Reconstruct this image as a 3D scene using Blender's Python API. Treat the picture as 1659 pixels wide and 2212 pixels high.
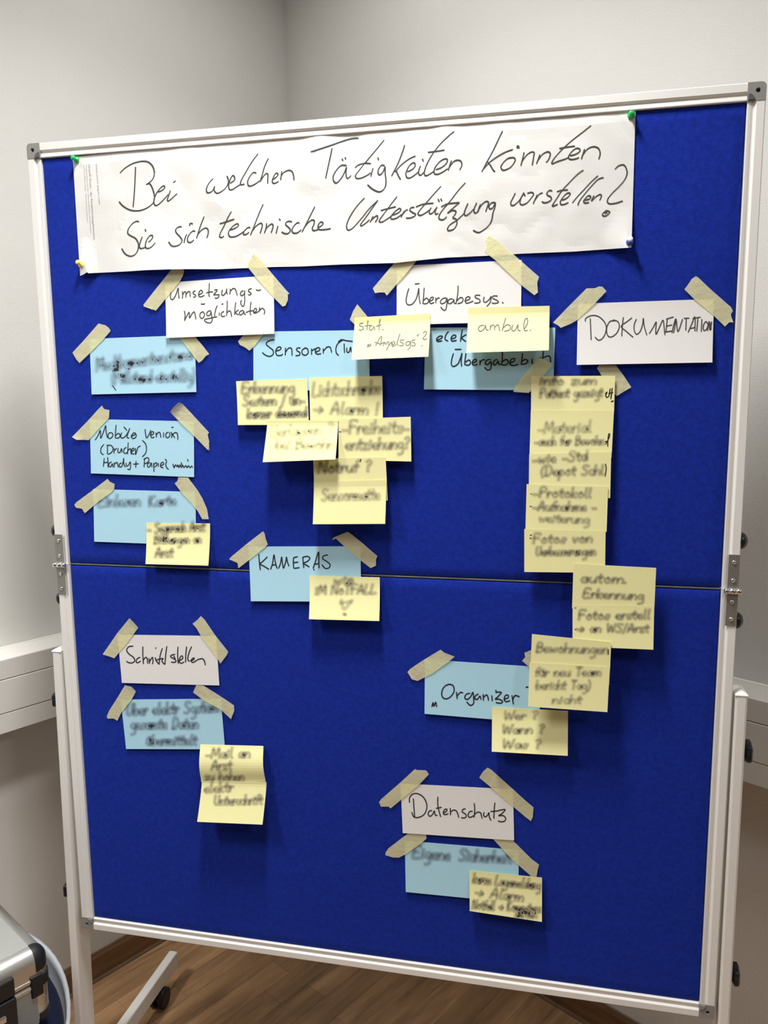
import bpy, bmesh, math, random
from mathutils import Vector, Matrix, noise
random.seed(7)
for o in list(bpy.data.objects): bpy.data.objects.remove(o)
scn = bpy.context.scene
COL = scn.collection

# ------------------------------------------------------------------ camera, world, exposure
ZF = 0.41                      # the lower edge of the pinboard hangs this far above the floor
F, CX, CY = 1727.4, 829.5, 1106.0
R0 = (0.97770425, 0.20974705, -0.0100285)
R1 = (0.02099474, -0.14515909, -0.98918555)
R2 = (-0.20893448, 0.96692038, -0.14632624)
CAM = (0.31578233, -1.31255464, 1.06222371 + ZF)
cd = bpy.data.cameras.new('camera'); cam = bpy.data.objects.new('camera', cd); COL.objects.link(cam)
cd.sensor_fit = 'HORIZONTAL'; cd.sensor_width = 36.0; cd.lens = F / 1659 * 36.0
cd.clip_start = 0.05; cd.clip_end = 50
M = Matrix(((R0[0], -R1[0], -R2[0], CAM[0]), (R0[1], -R1[1], -R2[1], CAM[1]),
            (R0[2], -R1[2], -R2[2], CAM[2]), (0, 0, 0, 1)))
cam.matrix_world = M
scn.camera = cam
w = bpy.data.worlds.new('world'); scn.world = w; w.use_nodes = True
w.node_tree.nodes['Background'].inputs[0].default_value = (0.8, 0.85, 0.9, 1)
w.node_tree.nodes['Background'].inputs[1].default_value = 0.15
vs = scn.view_settings
vs.view_transform = 'Standard'; vs.look = 'None'; vs.gamma = 1; vs.use_curve_mapping = False
vs.exposure = 0.03
LAMPS = [  # centre x, y, size x, size y, watts, beam angle
    (-0.04, -0.47, 0.20, 0.40, 22.5, 134),
    (-0.16, 0.12, 0.24, 0.24, 7.0, 162),  # added fill behind the board, brightens corner walls and floor
    (1.75, -1.7, 0.24, 0.50, 16.0, 160),  # added fill from the right rear, evens out the corner
    (-1.15, -1.25, 0.24, 0.50, 22.0, 126),  # added fill on the left, brightens the left wall
]
LAMP_COL = (1.0, 0.99, 0.972)
CEIL = 2.78

# ------------------------------------------------------------------ helpers
def ray(u, v):
    a, b = (u - CX) / F, (v - CY) / F
    return tuple(R0[i] * a + R1[i] * b + R2[i] for i in range(3))
def ony(u, v, y):              # the point of the vertical plane at depth y seen at photo position u, v
    d = ray(u, v); t = (y - CAM[1]) / d[1]
    return (CAM[0] + d[0] * t, y, CAM[2] + d[2] * t)
def onz(u, v, z):
    d = ray(u, v); t = (z - CAM[2]) / d[2]
    return (CAM[0] + d[0] * t, CAM[1] + d[1] * t, z)

WL = {}
def tag(o, label=None, cat=None, group=None, kind=None):
    if label: o['label'] = label
    if cat: o['category'] = cat
    if group: o['group'] = group
    if kind: o['kind'] = kind
    return o
def empty(name, loc, label=None, cat=None, group=None):
    o = bpy.data.objects.new(name, None); COL.objects.link(o); o.location = loc
    o.empty_display_size = 0.02
    WL[o] = Vector(loc)
    return tag(o, label, cat, group)
def mk(name, verts, faces, mat, parent=None, smooth=False, attr=None, origin=None):
    me = bpy.data.meshes.new(name)
    base = WL[parent] if parent else Vector((0, 0, 0))
    if origin is None:
        n = max(1, len(verts)); origin = Vector((sum(v[0] for v in verts) / n, sum(v[1] for v in verts) / n, min(v[2] for v in verts)))
    origin = Vector(origin)
    me.from_pydata([tuple(Vector(v) - origin) for v in verts], [], faces)
    if mat: me.materials.append(mat)
    if smooth:
        for p in me.polygons: p.use_smooth = True
    if attr:
        a = me.attributes.new('ink', 'FLOAT', 'POINT')
        a.data.foreach_set('value', attr)
    me.update()
    o = bpy.data.objects.new(name, me); COL.objects.link(o)
    o.parent = parent; o.location = origin - base
    WL[o] = origin
    return o
class MB:
    def __init__(s): s.v = []; s.f = []
    def add(s, vs_, fs):
        n = len(s.v); s.v += [tuple(v) for v in vs_]; s.f += [tuple(i + n for i in f) for f in fs]
    def box(s, a, b, M=None, c=0.0):
        x0, y0, z0 = a; x1, y1, z1 = b
        if c <= 0:
            v = [(x, y, z) for z in (z0, z1) for y in (y0, y1) for x in (x0, x1)]
            f = [(0, 2, 3, 1), (4, 5, 7, 6), (0, 1, 5, 4), (2, 6, 7, 3), (0, 4, 6, 2), (1, 3, 7, 5)]
        else:
            bm = bmesh.new(); bmesh.ops.create_cube(bm, size=1)
            for q in bm.verts: q.co = Vector(((x0 + x1) / 2 + q.co.x * (x1 - x0), (y0 + y1) / 2 + q.co.y * (y1 - y0), (z0 + z1) / 2 + q.co.z * (z1 - z0)))
            bmesh.ops.bevel(bm, geom=bm.edges[:], offset=c, segments=3, affect='EDGES', profile=0.5)
            bm.verts.index_update()
            v = [tuple(q.co) for q in bm.verts]; f = [tuple(q.index for q in p.verts) for p in bm.faces]; bm.free()
        if M: v = [tuple(M @ Vector(q)) for q in v]
        s.add(v, f); return s
    def lathe(s, prof, org, ax, n=24, ang=0.0):      # prof: (radius, distance along axis)
        ax = Vector(ax).normalized(); t = Vector((0, 0, 1)) if abs(ax.z) < .9 else Vector((1, 0, 0))
        e1 = ax.cross(t).normalized(); e2 = ax.cross(e1); org = Vector(org); vs_ = []; fs = []
        for r, d in prof:
            for k in range(n):
                a = 2 * math.pi * k / n + ang
                vs_.append(org + ax * d + (e1 * math.cos(a) + e2 * math.sin(a)) * r)
        for i in range(len(prof) - 1):
            for k in range(n):
                k2 = (k + 1) % n
                fs.append((i * n + k, i * n + k2, (i + 1) * n + k2, (i + 1) * n + k))
        fs.append(tuple(range(n - 1, -1, -1))); m = (len(prof) - 1) * n; fs.append(tuple(m + k for k in range(n)))
        s.add(vs_, fs); return s
    def prism(s, poly, fn):                          # poly 2d, fn(p, t) -> 3d at t=0 / t=1
        n = len(poly); s.add([fn(p, 0) for p in poly] + [fn(p, 1) for p in poly],
              [tuple(range(n)), tuple(range(2 * n - 1, n - 1, -1))] + [(i, i + n, (i + 1) % n + n, (i + 1) % n) for i in range(n)])
        return s
    def build(s, name, mat, parent=None, smooth=False, bevel=0, fix=True):
        o = mk(name, s.v, s.f, mat, parent, smooth)
        if fix:
            bm = bmesh.new(); bm.from_mesh(o.data); bmesh.ops.recalc_face_normals(bm, faces=bm.faces[:]); bm.to_mesh(o.data); bm.free()
        if bevel:
            m = o.modifiers.new('bevel', 'BEVEL'); m.width = bevel; m.segments = 2; m.limit_method = 'ANGLE'; m.angle_limit = math.radians(40)
        return o

# ------------------------------------------------------------------ materials
def lin(r, g, b):
    f = lambda c: (c / 255 / 12.92) if c / 255 <= 0.04045 else ((c / 255 + 0.055) / 1.055) ** 2.4
    return (f(r), f(g), f(b), 1)
def mat(name, col, rough=0.6, metal=0.0, bump=0.0, bscale=200.0, vary=0.0, vscale=20.0, coat=0.0, spec=0.5, sheen=0.0, stretch=None, detail=4):
    m = bpy.data.materials.new(name); m.use_nodes = True; nt = m.node_tree; N = nt.nodes; L = nt.links
    b = N['Principled BSDF']; b.inputs['Base Color'].default_value = col; b.inputs['Roughness'].default_value = rough
    b.inputs['Metallic'].default_value = metal; b.inputs['Coat Weight'].default_value = coat; b.inputs['Specular IOR Level'].default_value = spec
    b.inputs['Sheen Weight'].default_value = sheen
    if bump or vary:
        tc = N.new('ShaderNodeNewGeometry'); src = tc.outputs['Position']
        if stretch:
            mp = N.new('ShaderNodeMapping'); mp.inputs['Scale'].default_value = stretch; L.new(src, mp.inputs[0]); src = mp.outputs[0]
    if bump:
        n = N.new('ShaderNodeTexNoise'); n.inputs['Scale'].default_value = bscale; n.inputs['Detail'].default_value = detail; L.new(src, n.inputs['Vector'])
        bp = N.new('ShaderNodeBump'); bp.inputs['Strength'].default_value = bump; bp.inputs['Distance'].default_value = 0.002
        L.new(n.outputs['Fac'], bp.inputs['Height']); L.new(bp.outputs['Normal'], b.inputs['Normal'])
    if vary:
        n = N.new('ShaderNodeTexNoise'); n.inputs['Scale'].default_value = vscale; n.inputs['Detail'].default_value = 5; L.new(src, n.inputs['Vector'])
        mr = N.new('ShaderNodeMapRange'); mr.inputs[1].default_value = 0.3; mr.inputs[2].default_value = 0.7
        mr.inputs[3].default_value = 1 - vary; mr.inputs[4].default_value = 1 + vary; L.new(n.outputs['Fac'], mr.inputs[0])
        mx = N.new('ShaderNodeVectorMath'); mx.operation = 'SCALE'; mx.inputs[0].default_value = col[:3]; L.new(mr.outputs[0], mx.inputs['Scale'])
        L.new(mx.outputs[0], b.inputs['Base Color'])
    return m
M_WALL = mat('wall_paint', lin(218, 216, 211), 0.85, bump=0.25, bscale=350, vary=0.012, vscale=6)
M_WALLD = mat('low_bounce_wall_grey', lin(112, 112, 114), 0.9)  # for the unseen walls, made dark to cut bounce light
M_CEIL = mat('ceiling_paint', lin(176, 175, 172), 0.9)  # unseen ceiling, greyed to cut bounce light
M_FELT = mat('blue_felt', (0.0105, 0.029, 0.32, 1), 0.95, bump=0.5, bscale=650, vary=0.16, vscale=130, spec=0.06, sheen=0.35, detail=6)
M_FELT.node_tree.nodes['Principled BSDF'].inputs['Sheen Tint'].default_value = (0.12, 0.25, 1, 1)
M_FELT.node_tree.nodes['Principled BSDF'].inputs['Sheen Roughness'].default_value = 0.45
M_BACK = mat('board_back', (0.01, 0.012, 0.02, 1), 0.9)
M_FRAME = mat('white_lacquer', lin(238, 237, 233), 0.38, coat=0.15, bump=0.03, bscale=500)
M_POST = mat('post_lacquer', lin(236, 234, 229), 0.42, bump=0.05, bscale=500)
M_CAP = mat('grey_plastic', lin(142, 141, 138), 0.5, bump=0.1, bscale=900)
M_CAPD = mat('dark_grey_plastic', lin(90, 90, 90), 0.45)
M_BLACK = mat('black_plastic', lin(26, 27, 30), 0.3)
M_BLACKM = mat('black_matte_plastic', lin(20, 21, 24), 0.5)
M_STEEL = mat('zinc_steel', lin(178, 178, 174), 0.38, metal=0.75, bump=0.05, bscale=300)
M_CHROME = mat('chrome', lin(225, 225, 225), 0.18, metal=1.0)
M_STRIP = mat('seam_edge', lin(140, 145, 132), 0.5, metal=0.3, vary=0.25, vscale=60)
M_WHITE = mat('white_card', lin(235, 234, 232), 0.8, bump=0.04, bscale=900)
M_BANNER = mat('flipchart_paper', lin(226, 226, 223), 0.75, bump=0.05, bscale=500)
M_BLUE = mat('light_blue_card', lin(178, 224, 244), 0.8, bump=0.04, bscale=900)
M_NOTE = mat('yellow_sticky_paper', lin(252, 248, 184), 0.8, bump=0.03, bscale=900)
_n = M_NOTE.node_tree.nodes; _t = _n.new('ShaderNodeBsdfTranslucent'); _t.inputs[0].default_value = lin(250, 236, 120); _m = _n.new('ShaderNodeMixShader'); _m.inputs[0].default_value = 0.08
M_NOTE.node_tree.links.new(_n['Principled BSDF'].outputs[0], _m.inputs[1]); M_NOTE.node_tree.links.new(_t.outputs[0], _m.inputs[2]); M_NOTE.node_tree.links.new(_m.outputs[0], _n['Material Output'].inputs[0])
M_INK = mat('dark_marker_ink', lin(74, 74, 73), 0.9, spec=0.1)
M_INK2 = mat('black_marker_ink', lin(44, 44, 50), 0.9, spec=0.1)
M_PENCIL = mat('grey_marker_ink', lin(118, 118, 116), 0.9, spec=0.1)
M_PRINT = mat('grey_print', lin(160, 160, 157), 0.9, spec=0.1)
M_BASE = mat('wood_baseboard', lin(118, 86, 58), 0.4, vary=0.3, vscale=9, stretch=(1, 1, 6), bump=0.05)
M_LIP = mat('baseboard_lip', lin(104, 84, 64), 0.35, vary=0.15)
M_DUCT = mat('duct_plastic', lin(222, 219, 213), 0.4)
M_ALU = mat('brushed_aluminium', lin(205, 205, 200), 0.33, metal=0.9, bump=0.05, bscale=250, stretch=(1, 1, 12))
M_ALUP = mat('aluminium_panel', lin(176, 177, 173), 0.45, metal=0.55, bump=0.5, bscale=900)
M_NAVY = mat('navy_upholstery', lin(22, 27, 48), 0.95, bump=0.6, bscale=500, sheen=0.03, spec=0.1)
M_SHELL = mat('light_grey_shell', lin(178, 182, 184), 0.4, coat=0.1)
def pin_mat(n, c): return mat(n, c, 0.25, coat=0.4)
M_PG = pin_mat('green_pin', lin(20, 178, 92)); M_PY = pin_mat('yellow_pin', lin(244, 214, 92)); M_PB = pin_mat('blue_pin', lin(40, 78, 190)); M_PW = pin_mat('pin_highlight_white', lin(238, 240, 246))
def tape_mat():
    m = bpy.data.materials.new('masking_tape'); m.use_nodes = True; nt = m.node_tree; N = nt.nodes; L = nt.links
    b = N['Principled BSDF']; b.inputs['Roughness'].default_value = 0.6; b.inputs['Base Color'].default_value = (0.92, 0.885, 0.54, 1)
    g = N.new('ShaderNodeNewGeometry'); n = N.new('ShaderNodeTexNoise'); n.inputs['Scale'].default_value = 160; n.inputs['Detail'].default_value = 5
    L.new(g.outputs['Position'], n.inputs['Vector'])
    bp = N.new('ShaderNodeBump'); bp.inputs['Strength'].default_value = 0.35; bp.inputs['Distance'].default_value = 0.002
    L.new(n.outputs['Fac'], bp.inputs['Height']); L.new(bp.outputs['Normal'], b.inputs['Normal'])
    t = N.new('ShaderNodeBsdfTransparent'); mx = N.new('ShaderNodeMixShader'); mx.inputs[0].default_value = 0.66; t.inputs[0].default_value = (1.0, 0.97, 0.72, 1)
    L.new(t.outputs[0], mx.inputs[1]); L.new(b.outputs[0], mx.inputs[2]); L.new(mx.outputs[0], N['Material Output'].inputs[0])
    return m
M_TAPE = tape_mat()
def smudge_mat(name, col):
    m = bpy.data.materials.new(name); m.use_nodes = True; nt = m.node_tree; N = nt.nodes; L = nt.links
    b = N['Principled BSDF']; b.inputs['Roughness'].default_value = 0.85; b.inputs['Base Color'].default_value = col
    a = N.new('ShaderNodeAttribute'); a.attribute_name = 'ink'
    t = N.new('ShaderNodeBsdfTransparent'); mx = N.new('ShaderNodeMixShader')
    L.new(a.outputs['Fac'], mx.inputs[0]); L.new(t.outputs[0], mx.inputs[1]); L.new(b.outputs[0], mx.inputs[2]); L.new(mx.outputs[0], N['Material Output'].inputs[0])
    return m
M_SMUDGE = smudge_mat('smudged_ink', lin(78, 70, 84))
def plank_mat():
    m = bpy.data.materials.new('brown_floor_wood'); m.use_nodes = True; nt = m.node_tree; N = nt.nodes; L = nt.links
    b = N['Principled BSDF']; b.inputs['Roughness'].default_value = 0.5
    g = N.new('ShaderNodeNewGeometry'); mp = N.new('ShaderNodeMapping'); mp.vector_type = 'TEXTURE'
    mp.inputs['Rotation'].default_value = (0, 0, math.atan2(0.8758, 0.4827)); mp.inputs['Scale'].default_value = (9, 1, 1)
    L.new(g.outputs['Position'], mp.inputs[0])
    n = N.new('ShaderNodeTexNoise'); n.inputs['Scale'].default_value = 28; n.inputs['Detail'].default_value = 7; n.inputs['Roughness'].default_value = 0.62
    n.inputs['Distortion'].default_value = 0.4
    L.new(mp.outputs[0], n.inputs['Vector'])
    cr = N.new('ShaderNodeValToRGB'); e = cr.color_ramp.elements
    e[0].position = 0.3; e[0].color = lin(116, 87, 61); e[1].position = 0.72; e[1].color = lin(188, 148, 106)
    L.new(n.outputs['Fac'], cr.inputs[0])
    a = N.new('ShaderNodeAttribute'); a.attribute_name = 'ink'
    mx = N.new('ShaderNodeVectorMath'); mx.operation = 'SCALE'; L.new(cr.outputs[0], mx.inputs[0]); L.new(a.outputs['Fac'], mx.inputs['Scale'])
    L.new(mx.outputs[0], b.inputs['Base Color'])
    return m
M_PLANK = plank_mat()

# ------------------------------------------------------------------ the room
LX, LY = 0.48274, 0.87576        # along the left wall, towards the corner
RX, RY = 0.84626, -0.53277       # along the right wall, away from the corner
BACK = 0.006                     # wall face behind the front of the baseboard
CO = (-0.4458, 0.9745)
NL = (LY, -LX); NR = (RY, -RX)   # into the room
det = LX * RY - LY * RX
def isect(p, d, q, e):
    k = d[0] * e[1] - d[1] * e[0]; t = ((q[0] - p[0]) * e[1] - (q[1] - p[1]) * e[0]) / k
    return (p[0] + d[0] * t, p[1] + d[1] * t)
WC = isect((CO[0] - NL[0] * BACK, CO[1] - NL[1] * BACK), (LX, LY), (CO[0] - NR[0] * BACK, CO[1] - NR[1] * BACK), (RX, RY))
S = 4.6
PA = (WC[0] - LX * S, WC[1] - LY * S); PB = (WC[0] + RX * S, WC[1] + RY * S); PD = (PA[0] + RX * S, PA[1] + RY * S)
def slab(name, a, b, nin, z0, z1, th, m):       # wall from a to b, thick away from the room
    mb = MB(); q = [a, b, (b[0] - nin[0] * th, b[1] - nin[1] * th), (a[0] - nin[0] * th, a[1] - nin[1] * th)]
    mb.prism(q, lambda p, t: (p[0], p[1], z0 if t == 0 else z1))
    return tag(mb.build(name, m), kind='structure')
def ext(a, b, e0, e1):
    d = Vector((b[0] - a[0], b[1] - a[1])); d.normalize()
    return (a[0] - d.x * e0, a[1] - d.y * e0), (b[0] + d.x * e1, b[1] + d.y * e1)
a, b = ext(PA, WC, 0.0, 0.0); slab('wall_left', a, b, NL, 0, CEIL, 0.1, M_WALL)
a, b = ext(WC, PB, 0.1, 0.0); slab('wall_right', a, b, NR, 0, CEIL, 0.1, M_WALL)
slab('wall_back', PA, PD, (LX, LY), 0, CEIL, 0.1, M_WALLD)
slab('wall_front', PB, PD, (-RX, -RY), 0, CEIL, 0.1, M_WALLD)
mb = MB(); mb.prism([PA, WC, PB, PD], lambda p, t: (p[0], p[1], CEIL + 0.05 * t)); tag(mb.build('ceiling', M_CEIL), kind='structure')
mb = MB(); mb.prism([PA, WC, PB, PD], lambda p, t: (p[0], p[1], -0.03 + 0.024 * t)); floor = tag(mb.build('floor', M_BACK), kind='structure')
# floor strips, parallel to the left wall
SW = 0.0642
strips = []
rs = (RX * LX + RY * LY) / (RX * NL[0] + RY * NL[1])
rows = int(4.6 / SW) + 2
for i in range(rows):
    p0 = i * SW - 0.0304 + 0.0; p1 = p0 + SW
    smax = rs * max(p0, 0) + 0.005; s = smax + 0.0
    smin = -4.58 + rs * p0 * 1.0
    s -= random.uniform(0.05, 0.45)
    top = smax
    while top > smin:
        bot = max(s, smin); strips.append((max(p0, -BACK), min(p1, 4.57), bot, top)); top = bot; s -= random.uniform(0.33, 0.5)
def strip_geo(p0, p1, s0, s1):
    g = 0.0003; q = []
    for z in (-0.006, 0.0):
        for (s, p) in ((s0 + g, p0 + g), (s1 - g, p0 + g), (s1 - g, p1 - g), (s0 + g, p1 - g)):
            q.append((CO[0] + LX * s + NL[0] * p, CO[1] + LY * s + NL[1] * p, z))
    return q, [(3, 2, 1, 0), (4, 5, 6, 7), (0, 1, 5, 4), (1, 2, 6, 5), (2, 3, 7, 6), (3, 0, 4, 7)]
def visrank(st):                 # nearest to the strip of floor seen under the board
    s = (st[2] + st[3]) / 2; p = (st[0] + st[1]) / 2
    return math.hypot((s + 0.5) , (p - 0.6))
strips.sort(key=visrank)
WL[floor] = Vector(floor.location)
for st in strips[:290]:
    v, f = strip_geo(*st); mk('plank', v, f, M_PLANK, floor, attr=[random.uniform(0.78, 1.2)] * 8)
v_, f_, a_ = [], [], []
for st in strips[290:]:
    v, f = strip_geo(*st); n = len(v_); v_ += v; f_ += [tuple(i + n for i in q) for q in f]; a_ += [random.uniform(0.78, 1.2)] * 8
tag(mk('plank', v_, f_, M_PLANK, floor, attr=a_), kind='stuff')
# baseboards
def baseboard(name, d, n, s0, s1):
    def P(s, o, z): return (CO[0] + d[0] * s + n[0] * o, CO[1] + d[1] * s + n[1] * o, z)
    e = empty(name, P((s0 + s1) / 2, 0, 0)); tag(e, kind='structure')
    mb = MB(); mb.prism([(-BACK, 0), (0.001, 0), (0.001, 0.062), (-0.002, 0.070), (-BACK, 0.070)], lambda p, t: P(s0 if t == 0 else s1, p[0], p[1])); mb.build('board', M_BASE, e)
    mb = MB(); mb.prism([(0.001, 0.0005), (0.006, 0.0005), (0.0045, 0.004), (0.001, 0.008)], lambda p, t: P(s0 if t == 0 else s1, p[0], p[1])); mb.build('bottom_lip', M_LIP, e)
    mb = MB(); mb.prism([(-BACK, 0.070), (-0.0015, 0.070), (-0.003, 0.0745), (-BACK, 0.076)], lambda p, t: P(s0 if t == 0 else s1, p[0], p[1])); mb.build('top_lip', M_LIP, e)
baseboard('baseboard_left', (-LX, -LY), NL, 0.008, 4.55)
baseboard('baseboard_right', (RX, RY), NR, 0.008, 4.55)
# cable ducts on both walls
def duct(label, d, n, s0, s1):
    def P(s, o, z): return (CO[0] + d[0] * s + n[0] * (o - BACK), CO[1] + d[1] * s + n[1] * (o - BACK), z)
    e = empty('cable_duct', P((s0 + s1) / 2, 0.04, 0.755), label, 'cable duct')
    def seg(name, poly, m=M_DUCT):
        mb = MB(); mb.prism(poly, lambda p, t: P(s0 if t == 0 else s1, p[0], p[1])); mb.build(name, m, e, bevel=0.0012)
    D = 0.080
    seg('lower_profile', [(0.0, 0.755), (D, 0.755), (D, 0.7985), (0, 0.7985)])
    seg('cover', [(0.0, 0.7998), (D + 0.0005, 0.7998), (D + 0.0005, 0.8728), (0, 0.8728)])
    seg('upper_profile', [(0.0, 0.8743), (D, 0.8743), (D, 0.917), (D - 0.002, 0.919), (0, 0.919)])
    seg('wall_seal', [(0.0, 0.919), (0.004, 0.919), (0.0, 0.9225)])
duct('white cable duct running along the wall left of the pinboard', (-LX, -LY), NL, 0.09, 4.5)
duct('white cable duct on the wall behind the right-hand post', (RX, RY), NR, 0.012, 4.5)
# main ceiling panel and added fill panels, all out of frame
for i, (x, y, sx, sy, st, beam) in enumerate(LAMPS):
    e = empty('main_or_fill_light', (x, y, CEIL - 0.012), ['rectangular ceiling light panel just in front of the pinboard', 'added small square fill light above and behind the pinboard', 'added rectangular fill light in the right part of the room', 'added rectangular fill light left of the camera'][i], 'light')
    mb = MB(); h = sx / 2; g = sy / 2
    for (a0, b0) in (((-h, -g), (h, -g + .015)), ((-h, g - .015), (h, g)), ((-h, -g + .015), (-h + .015, g - .015)), ((h - .015, -g + .015), (h, g - .015))):
        mb.box((x + a0[0], y + a0[1], CEIL - 0.012), (x + b0[0], y + b0[1], CEIL - 0.0005))
    mb.build('panel_frame', M_FRAME, e)
    m = bpy.data.materials.new('lamp_diffuser'); m.use_nodes = True; nt = m.node_tree; nt.nodes.remove(nt.nodes['Principled BSDF'])
    em = nt.nodes.new('ShaderNodeEmission'); em.inputs[0].default_value = LAMP_COL + (1,); em.inputs[1].default_value = 1.5
    nt.links.new(em.outputs[0], nt.nodes['Material Output'].inputs[0])
    mk('diffuser', [(x - h + .015, y - g + .015, CEIL - 0.008), (x - h + .015, y + g - .015, CEIL - 0.008), (x + h - .015, y + g - .015, CEIL - 0.008), (x + h - .015, y - g + .015, CEIL - 0.008)], [(0, 1, 2, 3)], m, e)
    ld = bpy.data.lights.new('panel_lamp', 'AREA'); ld.shape = 'RECTANGLE'; ld.size = sx - 0.03; ld.size_y = sy - 0.03; ld.energy = st; ld.color = LAMP_COL; ld.spread = math.radians(beam)
    lo = bpy.data.objects.new('panel_lamp', ld); COL.objects.link(lo); lo.parent = e; lo.location = (0, 0, -0.002)

# ------------------------------------------------------------------ the pinboard
YF = 0.006                       # felt surface
board = empty('pinboard', (0, 0.02, 0), 'large blue felt pinboard with white frame on a wheeled stand', 'pinboard')
zb = lambda z: z + ZF
prof = [(0, 0.022), (0, 0.0012), (0.0012, 0), (0.0120, 0), (0.0128, 0.0005), (0.0152, 0.0030), (0.0165, 0.0032), (0.0195, 0.0022), (0.0228, 0.0016), (0.0237, 0.0018), (0.0241, 0.0030), (0.0241, 0.012), (0.018, 0.022)]
def bar(name, kind, a, b):
    mb = MB()
    if kind == 'top': mb.prism(prof, lambda p, t: (b if t else a, p[1], zb(1.5 - p[0])))
    if kind == 'bottom': mb.prism(prof, lambda p, t: (b if t else a, p[1], zb(p[0])))
    if kind == 'left': mb.prism(prof, lambda p, t: (-0.6 + p[0], p[1], zb(b if t else a)))
    if kind == 'right': mb.prism(prof, lambda p, t: (0.6 - p[0], p[1], zb(b if t else a)))
    return mb.build(name, M_FRAME, board)
bar('frame_bar', 'top', -0.5752, 0.5752); bar('frame_bar', 'bottom', -0.5752, 0.5752)
for k in ('left', 'right'):
    bar('frame_bar', k, 0.0248, 0.7493); bar('frame_bar', k, 0.7505, 1.4752)
mb = MB().box((-0.580, 0.0125, zb(0.02)), (0.580, 0.020, zb(0.7482))); mb.build('back_panel', M_BACK, board)
mb = MB().box((-0.580, 0.0125, zb(0.7526)), (0.580, 0.020, zb(1.48))); mb.build('back_panel', M_BACK, board)
def feltpanel(z0, z1):
    x0, x1 = -0.5748, 0.5748; vs_, fs = [], []
    def gr(a, b, n): return [a, a + .0008, a + .0016] + [a + (b - a) * k / n for k in range(1, n)] + [b - .0016, b - .0008, b]
    gx, gz = gr(x0, x1, 60), gr(z0, z1, 40); nx, nz = len(gx) - 1, len(gz) - 1
    for j in range(nz + 1):
        for i in range(nx + 1):
            x = gx[i]; z = gz[j]
            ed = min(x - x0, x1 - x, z - z0, z1 - z)
            y = YF + 0.0006 * noise.noise(Vector((x * 7, z * 7, 3))) * min(1, ed / 0.02) + (0.0020 if ed < 1e-6 else 0.0005 if ed < .0009 else 0)
            vs_.append((x, y, zb(z)))
    for j in range(nz):
        for i in range(nx):
            k = j * (nx + 1) + i; fs.append((k, k + 1, k + nx + 2, k + nx + 1))
    n = len(vs_); rim = [i for i in range(nx + 1)] + [j * (nx + 1) + nx for j in range(1, nz + 1)] + [nz * (nx + 1) + i for i in range(nx - 1, -1, -1)] + [j * (nx + 1) for j in range(nz - 1, 0, -1)]
    for r in rim: vs_.append((vs_[r][0], 0.0124, vs_[r][2]))
    m = len(rim)
    for k in range(m): fs.append((rim[(k + 1) % m], rim[k], n + k, n + (k + 1) % m))
    o = mk('felt_panel', vs_, fs, M_FELT, board, smooth=True)
    return o
feltpanel(0.0252, 0.7484); feltpanel(0.7530, 1.4748)
mb = MB().box((-0.574, 0.0062, zb(0.7506)), (0.574, 0.0118, zb(0.7524))); mb.build('seam_strip', M_STRIP, board)
# corner caps
def cap(sx, sz):
    X, Z = 0.6 * sx, (1.5 if sz > 0 else 0.0)
    def P(a, b, y): return (X - sx * a, y, zb(Z - sz * b))
    s_, r = 0.0253, 0.007
    if sz < 0: r = 0.0015
    hc = (0.0112, 0.0112)
    out = []
    for k in range(7):
        an = math.pi + (math.pi / 2) * k / 6; out.append((r + r * math.cos(an), r + r * math.sin(an)))
    out += [(0.012, 0), (s_, 0), (s_, 0.012), (s_, s_), (0.012, s_), (0, s_), (0, 0.014)]
    n = len(out); hr = 0.0034
    hole = []
    for (a, b) in out:
        an = math.atan2(b - hc[1], a - hc[0]); hole.append((hc[0] + hr * math.cos(an), hc[1] + hr * math.sin(an)))
    v = [P(a, b, -0.0006) for a, b in out] + [P(a, b, -0.0006) for a, b in hole] + [P(a, b, 0.0225) for a, b in out] + [P(a, b, 0.010) for a, b in hole]
    f = []
    for i in range(n):
        j = (i + 1) % n
        f += [(i, j, n + j, n + i), (i, 2 * n + i, 2 * n + j, j), (n + i, n + j, 3 * n + j, 3 * n + i)]
    f += [tuple(2 * n + i for i in range(n)), tuple(3 * n + i for i in range(n))]
    mb = MB(); mb.add(v, f); c = mb.build('corner_cap', M_CAP, board)
    mb = MB(); mb.lathe([(hr * 0.98, 0), (hr * 0.98, 0.001)], P(hc[0], hc[1], 0.0085), (0, 1, 0), 20); mb.build('screw_hole', M_BLACKM, c)
    mb = MB(); mb.lathe([(0.0030, 0), (0.0030, 0.001), (0.0022, 0.0018)], P(hc[0] + .0004, hc[1] + .0004, 0.0085), (0, -1, 0), 16); mb.build('screw', M_STEEL, c, smooth=False)
    mb = MB()                                            # rounded tongue that follows the inner lip
    arc = [(s_ - 0.0008, s_ - 0.0008)] + [(s_ - 0.0008 - 0.0095 * math.cos(q), s_ - 0.0008 - 0.0095 * math.sin(q)) for q in [math.pi / 2 * k / 8 for k in range(9)]]
    mb.prism(arc, lambda p, t: P(p[0], p[1], -0.0022 if t else -0.0004)); mb.build('corner_tongue', M_CAPD if sz > 0 else M_CAP, c, bevel=0.0008)
for sx in (-1, 1):
    for sz in (-1, 1): cap(sx, sz)
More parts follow.
